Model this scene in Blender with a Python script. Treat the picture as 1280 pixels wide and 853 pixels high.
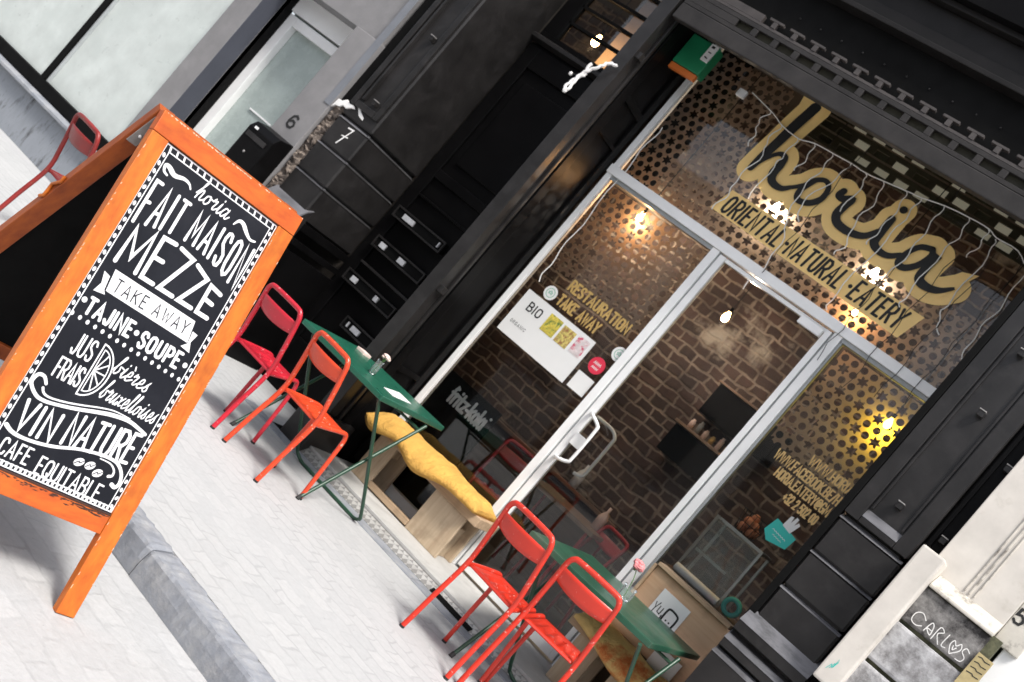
import bpy, bmesh, math, random
from mathutils import Vector as V
from math import radians, sin, cos, pi
random.seed(7)
S = bpy.context.scene
COL = S.collection
for o in list(bpy.data.objects): bpy.data.objects.remove(o)

# ------------------------------------------------------------------ camera, world, sun, exposure
cam = bpy.data.cameras.new("camera"); camo = bpy.data.objects.new("camera", cam); COL.objects.link(camo)
from mathutils import Matrix
r_ = V((0.66477158, 0.37138713, 0.64819006)); u_ = V((-0.56955696, -0.3094974, 0.76145665)); f_ = V((-0.48340834, 0.8753759, -0.00578105))
M3 = Matrix((r_, u_, -f_)).transposed()
camo.matrix_world = Matrix.Translation((0, 0, 1.5)) @ M3.to_4x4()
cam.sensor_width = 36; cam.lens = 1400/1280*36; cam.clip_end = 500; cam.clip_start = 0.05
cam.dof.use_dof = True; cam.dof.focus_distance = 4.2; cam.dof.aperture_fstop = 4.5
S.camera = camo
W = bpy.data.worlds.new("World"); S.world = W; W.use_nodes = True
nt = W.node_tree
sky = nt.nodes.new('ShaderNodeTexSky'); sky.sky_type = 'NISHITA'; sky.sun_disc = False
SUN_EL, SUN_AZ = radians(58), radians(128)
sky.sun_elevation = SUN_EL; sky.sun_rotation = SUN_AZ; sky.air_density = 0.8; sky.dust_density = 3.0; sky.ozone_density = 0.6
hs_ = nt.nodes.new('ShaderNodeHueSaturation'); hs_.inputs['Saturation'].default_value = .45; nt.links.new(sky.outputs[0], hs_.inputs['Color']); nt.links.new(hs_.outputs[0], nt.nodes['Background'].inputs[0]); nt.nodes['Background'].inputs[1].default_value = 0.12
sun = bpy.data.lights.new("sun", 'SUN'); sun.energy = 1.9; sun.angle = radians(14); sun.color = (1, .96, .9)
suno = bpy.data.objects.new("sun", sun); COL.objects.link(suno)
d_ = V((sin(SUN_AZ)*cos(SUN_EL), cos(SUN_AZ)*cos(SUN_EL), sin(SUN_EL)))
suno.rotation_euler = d_.to_track_quat('Z', 'Y').to_euler()
S.view_settings.view_transform = 'Standard'; S.view_settings.look = 'None'; S.view_settings.gamma = 1; S.view_settings.use_curve_mapping = False
S.view_settings.exposure = 1.05
S.render.engine = 'CYCLES'; S.cycles.transparent_max_bounces = 16; S.cycles.max_bounces = 8
S.cycles.caustics_reflective = False; S.cycles.caustics_refractive = False; S.cycles.sample_clamp_indirect = 6

# ------------------------------------------------------------------ materials
def newmat(name):
    m = bpy.data.materials.new(name); m.use_nodes = True
    n = m.node_tree; return m, n.nodes, n.links, n.nodes['Principled BSDF']
def coord(N, L, scale=(1, 1, 1), swz=None):
    tc = N.new('ShaderNodeTexCoord'); mp = N.new('ShaderNodeMapping'); mp.inputs['Scale'].default_value = scale
    if swz:
        sx = N.new('ShaderNodeSeparateXYZ'); cx = N.new('ShaderNodeCombineXYZ'); L.new(tc.outputs['Object'], sx.inputs[0])
        for i, a in enumerate(swz): L.new(sx.outputs['XYZ'.index(a)], cx.inputs[i])
        L.new(cx.outputs[0], mp.inputs[0])
    else: L.new(tc.outputs['Object'], mp.inputs[0])
    return mp.outputs[0]
def noise(N, L, vec, scale, detail=6, rough=.6):
    n = N.new('ShaderNodeTexNoise'); n.inputs['Scale'].default_value = scale; n.inputs['Detail'].default_value = detail; n.inputs['Roughness'].default_value = rough
    L.new(vec, n.inputs['Vector']); return n.outputs['Fac']
def ramp(N, L, fac, stops):
    r = N.new('ShaderNodeValToRGB'); e = r.color_ramp.elements
    while len(e) < len(stops): e.new(.5)
    for x, (p, c) in zip(e, stops): x.position = p; x.color = (*c, 1) if len(c) == 3 else c
    L.new(fac, r.inputs[0]); return r.outputs[0]
def bump(N, L, B, h, s=.3, d=.01, prev=None):
    b = N.new('ShaderNodeBump'); b.inputs['Strength'].default_value = s; b.inputs['Distance'].default_value = d
    L.new(h, b.inputs['Height'])
    L.new(b.outputs[0], B.inputs['Normal']); return b
def mixc(N, L, fac, a, b, mode='MIX'):
    m = N.new('ShaderNodeMix'); m.data_type = 'RGBA'; m.blend_type = mode
    if isinstance(fac, (int, float)): m.inputs[0].default_value = fac
    else: L.new(fac, m.inputs[0])
    for v, i in ((a, 6), (b, 7)):
        if isinstance(v, tuple): m.inputs[i].default_value = (*v, 1)
        else: L.new(v, m.inputs[i])
    return m.outputs[2]
def painted(name, c, rough=.5, *a, spec=.5, **k):
    m = painted_(name, c, rough, *a, **k); m.node_tree.nodes['Principled BSDF'].inputs['Specular IOR Level'].default_value = spec; return m
def painted_(name, c, rough=.5, vary=.25, scale=6, bs=.15, chips=None, chip_c=(.3, .28, .26), metal=0, dirt=None, stretch=(1, 1, 1)):
    """paint or plain surface with tonal variation, fine bump, optional chips of another colour"""
    m, N, L, B = newmat(name); vec = coord(N, L, stretch)
    f = noise(N, L, vec, scale); k = 1+vary
    lo = tuple(x*(1-vary) for x in c); hi = tuple(min(1, x*k) for x in c)
    col = ramp(N, L, f, [(.3, lo), (.7, hi)])
    if dirt:
        col = mixc(N, L, ramp(N, L, noise(N, L, vec, dirt[1], 8, .7), [(dirt[2], (0, 0, 0)), (dirt[3], (1, 1, 1))]), col, dirt[0])
    if chips:
        fc = ramp(N, L, noise(N, L, vec, chips[0], 9, .75), [(chips[1], (0, 0, 0)), (chips[1]+.02, (1, 1, 1))])
        col = mixc(N, L, fc, col, chip_c)
    L.new(col, B.inputs['Base Color'])
    rr = N.new('ShaderNodeMapRange'); rr.inputs['To Min'].default_value = max(.05, rough-.12); rr.inputs['To Max'].default_value = min(1, rough+.15)
    L.new(noise(N, L, vec, scale*2.3), rr.inputs[0]); L.new(rr.outputs[0], B.inputs['Roughness'])
    B.inputs['Metallic'].default_value = metal
    bump(N, L, B, noise(N, L, vec, scale*9, 5), bs, .004)
    return m
def creased(m, sc=16, d=.03):
    N = m.node_tree.nodes; L = m.node_tree.links; B = N['Principled BSDF']; old = B.inputs['Normal'].links[0].from_node
    b = N.new('ShaderNodeBump'); b.inputs['Strength'].default_value = .55; b.inputs['Distance'].default_value = d
    w = N.new('ShaderNodeTexNoise'); w.inputs['Scale'].default_value = sc; w.inputs['Detail'].default_value = 3; w.inputs['Distortion'].default_value = 1.6; L.new(coord(N, L, (1, .35, 1)), w.inputs['Vector'])
    L.new(w.outputs['Fac'], b.inputs['Height']); L.new(old.outputs[0], b.inputs['Normal']); L.new(b.outputs[0], B.inputs['Normal']); return m
def wood(name, c1, c2, axis='X', rough=.6, scale=1.0, knots=True):
    m, N, L, B = newmat(name); st = {'X': (.6, 9, 9), 'Y': (9, .6, 9), 'Z': (9, 9, .6)}[axis]
    vec = coord(N, L, tuple(s*scale for s in st)); f = noise(N, L, vec, 3, 9, .65)
    col = ramp(N, L, f, [(.3, c1), (.62, c2)])
    v2 = coord(N, L); g = noise(N, L, v2, 5, 4)
    col = mixc(N, L, ramp(N, L, g, [(.55, (0, 0, 0)), (.75, (.6, .6, .6))]), col, tuple(x*.55 for x in c1))
    L.new(col, B.inputs['Base Color']); B.inputs['Roughness'].default_value = rough
    bump(N, L, B, f, .25, .004); return m
def emit(name, c, s):
    m, N, L, B = newmat(name); B.inputs['Base Color'].default_value = (*c, 1)
    B.inputs['Emission Color'].default_value = (*c, 1); B.inputs['Emission Strength'].default_value = s; return m
def glass(name, tint=(.95, .97, .96), refl=1.0):
    m = bpy.data.materials.new(name); m.use_nodes = True; N = m.node_tree.nodes; L = m.node_tree.links; N.clear()
    o = N.new('ShaderNodeOutputMaterial'); t = N.new('ShaderNodeBsdfTransparent'); g = N.new('ShaderNodeBsdfGlossy'); mx = N.new('ShaderNodeMixShader'); fr = N.new('ShaderNodeFresnel')
    t.inputs[0].default_value = (*tint, 1); g.inputs['Roughness'].default_value = .02; fr.inputs[0].default_value = 1.45
    g.inputs[0].default_value = (refl, refl, refl, 1)
    L.new(fr.outputs[0], mx.inputs[0]); L.new(t.outputs[0], mx.inputs[1]); L.new(g.outputs[0], mx.inputs[2]); L.new(mx.outputs[0], o.inputs[0]); return m

def setts(name, c1, c2, joint, bw, rh, bs):
    m, N, L, B = newmat(name); vec = coord(N, L)
    dn = N.new('ShaderNodeTexNoise'); dn.inputs['Scale'].default_value = 5; dn.inputs['Detail'].default_value = 4; L.new(vec, dn.inputs['Vector'])
    vm = N.new('ShaderNodeVectorMath'); vm.operation = 'MULTIPLY_ADD'; vm.inputs[1].default_value = (.15, .12, 0); L.new(dn.outputs['Color'], vm.inputs[0]); L.new(vec, vm.inputs[2])
    b = N.new('ShaderNodeTexBrick'); L.new(vm.outputs[0], b.inputs['Vector']); b.inputs['Scale'].default_value = 1
    b.inputs['Mortar Size'].default_value = .011; b.inputs['Mortar Smooth'].default_value = .8; b.inputs['Brick Width'].default_value = bw; b.inputs['Row Height'].default_value = rh
    b.inputs['Color1'].default_value = (*c1, 1); b.inputs['Color2'].default_value = (*c2, 1); b.inputs['Mortar'].default_value = (*c1, 1)
    col = mixc(N, L, ramp(N, L, noise(N, L, vec, 30, 8, .75), [(.35, (0, 0, 0)), (.75, (.45, .45, .45))]), b.outputs['Color'], tuple(x*.72 for x in c1))
    jn = N.new('ShaderNodeMath'); jn.operation = 'MULTIPLY'; L.new(b.outputs['Fac'], jn.inputs[0]); L.new(ramp(N, L, noise(N, L, vec, 1.3, 6, .65), [(.44, (.03,)*3), (.70, (.55,)*3)]), jn.inputs[1])
    col = mixc(N, L, jn.outputs[0], col, joint)
    col = mixc(N, L, ramp(N, L, noise(N, L, vec, 1.1, 8, .7), [(.58, (0, 0, 0)), (.78, (.5, .5, .5))]), col, tuple(x*.66 for x in c1))
    col = mixc(N, L, ramp(N, L, noise(N, L, vec, 60, 3, .5), [(.74, (0, 0, 0)), (.77, (.8, .8, .8))]), col, tuple(x*.4 for x in c1))
    L.new(col, B.inputs['Base Color']); B.inputs['Roughness'].default_value = .8; B.inputs['Specular IOR Level'].default_value = .25
    h = N.new('ShaderNodeMath'); h.operation = 'MULTIPLY_ADD'; h.inputs[1].default_value = -1.0; L.new(jn.outputs[0], h.inputs[0]); L.new(noise(N, L, vec, 22, 6), h.inputs[2])
    bump(N, L, B, h.outputs[0], bs, .012); return m

def brick(name):
    m, N, L, B = newmat(name); vec0 = coord(N, L, (1, 1, 1), 'XZY')
    dn = N.new('ShaderNodeTexNoise'); dn.inputs['Scale'].default_value = 6; dn.inputs['Detail'].default_value = 5; L.new(vec0, dn.inputs['Vector'])
    vm = N.new('ShaderNodeVectorMath'); vm.operation = 'MULTIPLY_ADD'; vm.inputs[1].default_value = (.085, .075, 0); L.new(dn.outputs['Color'], vm.inputs[0]); L.new(vec0, vm.inputs[2])
    b = N.new('ShaderNodeTexBrick'); L.new(vm.outputs[0], b.inputs['Vector'])
    for k, v in dict(Scale=1, ).items(): b.inputs[k].default_value = v
    b.inputs['Mortar Size'].default_value = .015; b.inputs['Mortar Smooth'].default_value = .6; b.inputs['Brick Width'].default_value = .148; b.inputs['Row Height'].default_value = .092; b.inputs['Bias'].default_value = -.1
    b.squash = 1.3; b.squash_frequency = 3
    b.inputs['Color1'].default_value = (.115, .066, .055, 1); b.inputs['Color2'].default_value = (.026, .018, .018, 1); b.inputs['Mortar'].default_value = (.33, .265, .215, 1)
    col = b.outputs['Color']
    col = mixc(N, L, ramp(N, L, noise(N, L, vec0, 8, 7, .7), [(.40, (0, 0, 0)), (.72, (.65, .65, .65))]), col, (.10, .07, .056))
    col = mixc(N, L, ramp(N, L, noise(N, L, vec0, 2.6, 5), [(.42, (0, 0, 0)), (.62, (.7, .7, .7))]), col, (.035, .022, .02))
    # old plaster on the bricks, also standing in for pale glass reflections
    sx = N.new('ShaderNodeSeparateXYZ'); L.new(vec0, sx.inputs[0])
    mr = N.new('ShaderNodeMapRange'); mr.inputs['From Min'].default_value = 1.4; mr.inputs['From Max'].default_value = 3.4; mr.inputs['To Min'].default_value = -.05; mr.inputs['To Max'].default_value = .0; L.new(sx.outputs[1], mr.inputs[0])
    ad = N.new('ShaderNodeMath'); L.new(noise(N, L, vec0, 1.7, 7, .62), ad.inputs[0]); L.new(mr.outputs[0], ad.inputs[1])
    col = mixc(N, L, ramp(N, L, ad.outputs[0], [(.56, (0, 0, 0)), (.66, (.9, .9, .9))]), col, (.42, .37, .31))
    L.new(col, B.inputs['Base Color']); B.inputs['Roughness'].default_value = .85
    inv = N.new('ShaderNodeMath'); inv.operation = 'SUBTRACT'; inv.inputs[0].default_value = 1; L.new(b.outputs['Fac'], inv.inputs[1])
    bump(N, L, B, inv.outputs[0], .7, .012); return m

def lattice(name):
    """pierced screen: six-pointed stars ringed by round holes (kagome), cut with transparency"""
    m = bpy.data.materials.new(name); m.use_nodes = True; N = m.node_tree.nodes; L = m.node_tree.links
    B = N['Principled BSDF']; out = [n for n in N if n.type == 'OUTPUT_MATERIAL'][0]
    vec = coord(N, L, (1, 1, 1), 'XZY'); sx = N.new('ShaderNodeSeparateXYZ'); L.new(vec, sx.inputs[0])
    A = .150; H = A*math.sqrt(3)
    def mth(op, a, b=None, c=None):
        n = N.new('ShaderNodeMath'); n.operation = op
        for i, v in enumerate((a, b, c)):
            if v is None: continue
            if isinstance(v, (int, float)): n.inputs[i].default_value = v
            else: L.new(v, n.inputs[i])
        return n.outputs[0]
    def cell(ox, oy):
        x = mth('ADD', sx.outputs[0], ox+40*A); y = mth('ADD', sx.outputs[1], oy+40*H)
        fx = mth('MULTIPLY', mth('SUBTRACT', mth('FRACT', mth('DIVIDE', x, A)), .5), A)
        fy = mth('MULTIPLY', mth('SUBTRACT', mth('FRACT', mth('DIVIDE', y, H)), .5), H)
        d = mth('SQRT', mth('ADD', mth('MULTIPLY', fx, fx), mth('MULTIPLY', fy, fy)))
        return d, fx, fy
    holes = None
    def acc(v):
        nonlocal holes
        holes = v if holes is None else mth('MAXIMUM', holes, v)
    for ox, oy in ((0, 0), (A/2, H/2)):                                   # stars on the hexagonal lattice
        d, fx, fy = cell(ox, oy)
        ang = mth('ARCTAN2', fy, fx); rr = mth('MULTIPLY_ADD', mth('COSINE', mth('MULTIPLY', ang, 6)), .0085, .0310)
        acc(mth('LESS_THAN', d, rr))
    for ox, oy in ((A/2, 0), (0, H/2), (A/4, H/4), (-A/4, H/4), (A/4, -H/4), (-A/4, -H/4)):   # circles at the edge midpoints
        d, fx, fy = cell(ox, oy); acc(mth('LESS_THAN', d, .0250))
    f = noise(N, L, vec, 3.0, 5); L.new(ramp(N, L, f, [(.3, (.30, .22, .165)), (.7, (.52, .42, .34))]), B.inputs['Base Color'])
    B.inputs['Roughness'].default_value = .6
    tr = N.new('ShaderNodeBsdfTransparent'); tl = N.new('ShaderNodeBsdfTranslucent'); tl.inputs[0].default_value = (.55, .4, .28, 1)
    m1 = N.new('ShaderNodeMixShader'); m1.inputs[0].default_value = .35; L.new(B.outputs[0], m1.inputs[1]); L.new(tl.outputs[0], m1.inputs[2])
    m2 = N.new('ShaderNodeMixShader'); L.new(holes, m2.inputs[0]); L.new(m1.outputs[0], m2.inputs[1]); L.new(tr.outputs[0], m2.inputs[2])
    L.new(m2.outputs[0], out.inputs[0]); return m
def treadplate(name):
    m, N, L, B = newmat(name); vec = coord(N, L, (1, 1, 1), 'XZY')
    vec = coord(N, L, (1, 1, 1))
    c = N.new('ShaderNodeTexChecker'); c.inputs['Scale'].default_value = 30
    rot = N.new('ShaderNodeMapping'); rot.inputs['Rotation'].default_value = (0, 0, radians(45)); L.new(vec, rot.inputs[0]); L.new(rot.outputs[0], c.inputs['Vector'])
    c.inputs[1].default_value = (.55, .54, .52, 1); c.inputs[2].default_value = (.30, .295, .285, 1)
    L.new(mixc(N, L, ramp(N, L, noise(N, L, vec, 12), [(.5, (0, 0, 0)), (.8, (.6, .6, .6))]), c.outputs[0], (.25, .23, .21)), B.inputs['Base Color'])
    B.inputs['Metallic'].default_value = .35; B.inputs['Roughness'].default_value = .45; bump(N, L, B, c.outputs['Fac'], .6, .006); return m
def stained(name, c, dirt, sc, lo, hi, stretch=(1, 1, 1), rough=.8, bs=.4):
    return painted(name, c, rough, .12, 5, bs, dirt=(dirt, sc, lo, hi), stretch=stretch)

M = {}
M['pave'] = setts('pavement_setts', (.435, .44, .445), (.475, .478, .48), (.27, .272, .276), .16, .105, .16)
M['road'] = setts('road_setts', (.43, .433, .437), (.485, .487, .49), (.11, .11, .112), .19, .125, .5)
M['kerb'] = painted('kerb_bluestone', (.235, .25, .28), .8, .22, 7, .7, dirt=((.34, .345, .355), 9, .45, .7), chips=(24, .66), chip_c=(.14, .145, .15))
M['kerbf_'] = stained('kerb_face', (.30, .31, .32), (.2, .2, .2), 6, .5, .7)
M['iron'] = painted('dusty_ironwork', (.026, .0235, .0225), .5, .35, 6, .15, spec=.3, chips=(22, .68), chip_c=(.09, .08, .08))
M['blackt'] = painted('black_ironwork', (.0085, .0075, .0072), .5, .3, 5, .12, spec=.25, chips=(18, .72), chip_c=(.08, .07, .07))
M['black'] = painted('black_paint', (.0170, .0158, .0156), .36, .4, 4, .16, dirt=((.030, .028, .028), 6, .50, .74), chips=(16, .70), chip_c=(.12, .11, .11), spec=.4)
M['blackd'] = painted('deep_black_shaded', (.0040, .0038, .0040), .38, .3, 4, .12, spec=.10)  # darker copy of the black paint, shade of reveals and recesses put into colour
M['arris'] = painted('skylit_arris_paint', (.05, .05, .052), .4, .4, 9, .1)  # pale strip on the reveal joints, sky light put into colour
M['ledge'] = painted('skylit_ledge_paint', (.13, .13, .14), .35, .4, 7, .15, dirt=((.03, .03, .03), 9, .5, .75), stretch=(.4, 1, 1))  # paler than the piers, sky light on ledge tops put into colour
M['blackm'] = painted('black_matt', (.0045, .0045, .0045), .75, .3, 6, .1, spec=.1)
M['frame'] = painted('white_aluminium', (.86, .865, .86), .35, .05, 5, .03)
M['frameg'] = painted('grey_aluminium', (.36, .38, .39), .35, .1, 5, .03)
M['sill'] = stained('white_step', (.46, .455, .44), (.33, .32, .30), 6, .55, .85)
M['tread'] = treadplate('tread_plate')
M['grey'] = stained('grey_render', (.215, .21, .213), (.175, .172, .176), 3, .45, .7, bs=.15)
M['navy'] = painted('slate_paint', (.058, .062, .080), .5, .12, 3, .1)
M['frost'] = stained('frosted_glass', (.545, .585, .565), (.49, .535, .515), 1.6, .45, .75, rough=.3, bs=.02)
M['frost2'] = stained('frosted_door_glass', (.40, .46, .44), (.33, .385, .37), 1.8, .45, .7, rough=.25, bs=.02)
M['plinth'] = stained('grey_stone', (.26, .28, .31), (.05, .05, .052), 5, .52, .72, stretch=(2.5, 1, .8))
M['rubble'] = stained('broken_masonry', (.21, .17, .14), (.05, .04, .035), 11, .42, .6, bs=.6)
M['chalkw'] = painted('white_plaster', (.78, .77, .75), .8, .1, 14, .6)
M['cream'] = stained('cream_paint', (.60, .565, .515), (.38, .35, .29), 3.5, .56, .80, bs=.1)
M['creamd'] = stained('cream_paint_dirty', (.56, .53, .47), (.10, .085, .07), 7, .52, .68, bs=.2)
M['stone1'] = stained('sooty_stone', (.30, .29, .28), (.020, .017, .017), 8, .34, .62, bs=.9)
M['stone2'] = stained('weathered_stone', (.44, .44, .45), (.06, .052, .05), 5.5, .42, .66, bs=.9)
M['moss'] = stained('mossy_joint', (.14, .14, .08), (.03, .035, .02), 10, .4, .6)
M['bolt'] = painted('worn_metal', (.30, .29, .28), .5, .3, 12, .1)
M['oranged'] = wood('orange_stained_wood', (.43, .082, .006), (.58, .155, .012), 'Z', .42)
M['orangerail'] = wood('orange_stained_rail', (.40, .060, .006), (.55, .115, .010), 'Y', .42)
M['orangerear'] = wood('darker_orange_wood', (.24, .045, .008), (.38, .085, .012), 'Z', .5)  # darker, browner copy of the orange wood for the rear leaf
M['rubbed'] = painted('worn_edge', (.05, .018, .010), .7, .3, 14, .3)
M['chipw'] = painted('bare_chipped_wood', (.55, .36, .24), .7, .3, 30, .1)
M['board'] = painted('chalkboard', (.0085, .0095, .014), .6, .2, 3, .02, dirt=((.018, .019, .024), 3, .5, .8), spec=.18)
M['chalk'] = painted('chalk_paint', (.72, .72, .74), .85, .14, 40, .1)
M['red'] = painted('red_enamel', (.60, .035, .018), .3, .12, 6, .04, chips=(34, .615), chip_c=(.75, .42, .38))
M['orangechair'] = painted('orange_enamel', (.66, .062, .020), .3, .12, 6, .04, chips=(34, .615), chip_c=(.78, .42, .32))
M['crimson'] = painted('crimson_enamel', (.50, .018, .035), .3, .12, 6, .04, chips=(34, .615), chip_c=(.7, .35, .36))
M['brownred'] = painted('rusty_red_enamel', (.22, .018, .016), .4, .2, 8, .05, chips=(18, .62), chip_c=(.20, .09, .05))
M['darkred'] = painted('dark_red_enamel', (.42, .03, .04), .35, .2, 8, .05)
M['foot'] = painted('rubber_foot', (.02, .02, .02), .7, .2, 10, .05)
M['green'] = painted('green_enamel', (.013, .108, .066), .3, .18, 4, .008, chips=(20, .72), chip_c=(.10, .2, .16))
M['green2'] = painted('dull_green_enamel', (.018, .078, .046), .34, .3, 3.5, .012, dirt=((.11, .105, .08), 3.2, .5, .75))
M['greend'] = painted('dark_green_steel', (.018, .060, .034), .35, .2, 8, .05)
M['bench'] = wood('pallet_wood', (.34, .225, .135), (.52, .38, .25), 'X', .8)
M['benchv'] = wood('pallet_wood_upright', (.40, .29, .19), (.55, .44, .31), 'Z', .8)
M['cush'] = painted('mustard_fabric', (.62, .345, .075), .9, .18, 7, .5)
M['cush2'] = painted('yellow_orange_fabric', (.84, .58, .22), .9, .2, 4, .5, dirt=((.72, .20, .05), 2.6, .5, .6))
creased(M['cush']); creased(M['cush2'])
M['ply'] = wood('plywood', (.52, .32, .19), (.60, .40, .25), 'X', .6)
M['paper'] = painted('white_paper', (.78, .78, .77), .7, .03, 4, .02)
M['card_label'] = painted('name_label', (.52, .53, .55), .5, .2, 30, .02)
M['ink'] = painted('black_ink', (.012, .012, .012), .6, .1, 9, .02)
M['gold'] = painted('gold_vinyl', (.92, .64, .25), .5, .08, 5, .03)
M['goldt'] = painted('gold_letters', (.74, .50, .20), .5, .1, 7, .03)
M['goldd'] = painted('faded_gold_letters', (.50, .33, .11), .5, .15, 9, .03)
M['brick'] = brick('brick_wall')
M['lat'] = lattice('pierced_screen')
M['glass'] = glass('window_glass', (.94, .95, .94), .75)
M['vglass'] = glass('clear_glass', (.94, .97, .96), 1)
_n = M['vglass'].node_tree.nodes; _l = M['vglass'].node_tree.links; _d = _n.new('ShaderNodeBsdfDiffuse'); _d.inputs[0].default_value = (.8, .85, .84, 1); _m = _n.new('ShaderNodeMixShader'); _m.inputs[0].default_value = .12
_o = [n for n in _n if n.type == 'OUTPUT_MATERIAL'][0]; _s = _o.inputs[0].links[0].from_socket; _l.new(_s, _m.inputs[1]); _l.new(_d.outputs[0], _m.inputs[2]); _l.new(_m.outputs[0], _o.inputs[0])
M['floor'] = painted('dark_floor', (.07, .065, .06), .5, .2, 3, .1)
M['ceil'] = painted('dark_ceiling', (.06, .05, .042), .9, .2, 3, .1)
M['darkwood'] = wood('dark_wood', (.06, .04, .03), (.11, .075, .055), 'X', .5)
M['midwood'] = wood('brown_wood', (.16, .10, .065), (.24, .16, .11), 'X', .5)
M['steel'] = painted('brushed_steel', (.45, .46, .45), .3, .1, 6, .05, metal=.8)
M['pipe'] = painted('white_cable', (.86, .85, .82), .5, .06, 12, .02)
M['wire'] = painted('black_wire', (.012, .012, .012), .6, .1, 12, .02)
M['teal'] = painted('teal_vinyl', (.035, .52, .45), .5, .05, 5, .02)
M['redst'] = painted('red_sticker', (.68, .03, .07), .5, .06, 8, .02)
M['mint'] = painted('mint_print', (.30, .52, .42), .5, .1, 9, .02)
M['exitg'] = painted('green_plastic', (.012, .20, .085), .4, .1, 5, .02)
M['exito'] = painted('orange_plastic', (.62, .16, .03), .4, .1, 5, .02)
M['egg'] = painted('brown_eggshell', (.50, .19, .09), .6, .2, 8, .1)
M['pink'] = painted('pink_petals', (.75, .26, .27), .7, .25, 20, .2)
M['pale'] = painted('pale_petals', (.78, .60, .54), .7, .15, 20, .2)
M['stem'] = painted('green_stem', (.10, .2, .06), .6, .2, 20, .1)
M['bulb'] = emit('warm_bulb', (1, .55, .2), 22)
M['bulby'] = emit('yellow_bulb', (1, .72, .05), 14)
M['bulbw'] = emit('white_bulb', (1, .86, .66), 22)
M['opp'] = stained('street_render', (.36, .33, .30), (.25, .23, .21), 2, .45, .7)
M['oppw'] = painted('street_window', (.05, .06, .07), .15, .2, 3, .02)
M['fruit1'] = painted('photo_lemon', (.62, .50, .08), .5, .5, 26, .02, dirt=((.12, .20, .05), 22, .5, .6))
M['fruit2'] = painted('photo_fruit', (.60, .50, .15), .5, .5, 26, .02, dirt=((.30, .14, .06), 24, .48, .6))
M['fruit3'] = painted('photo_pink', (.68, .6, .6), .5, .2, 26, .02, dirt=((.6, .07, .14), 20, .5, .58))
M['card'] = painted('cardboard', (.24, .15, .075), .8, .15, 6, .1)
M['slotpale'] = painted('pale_reflection_backing', (.46, .43, .32), .7, .6, 7, .1)

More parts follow.
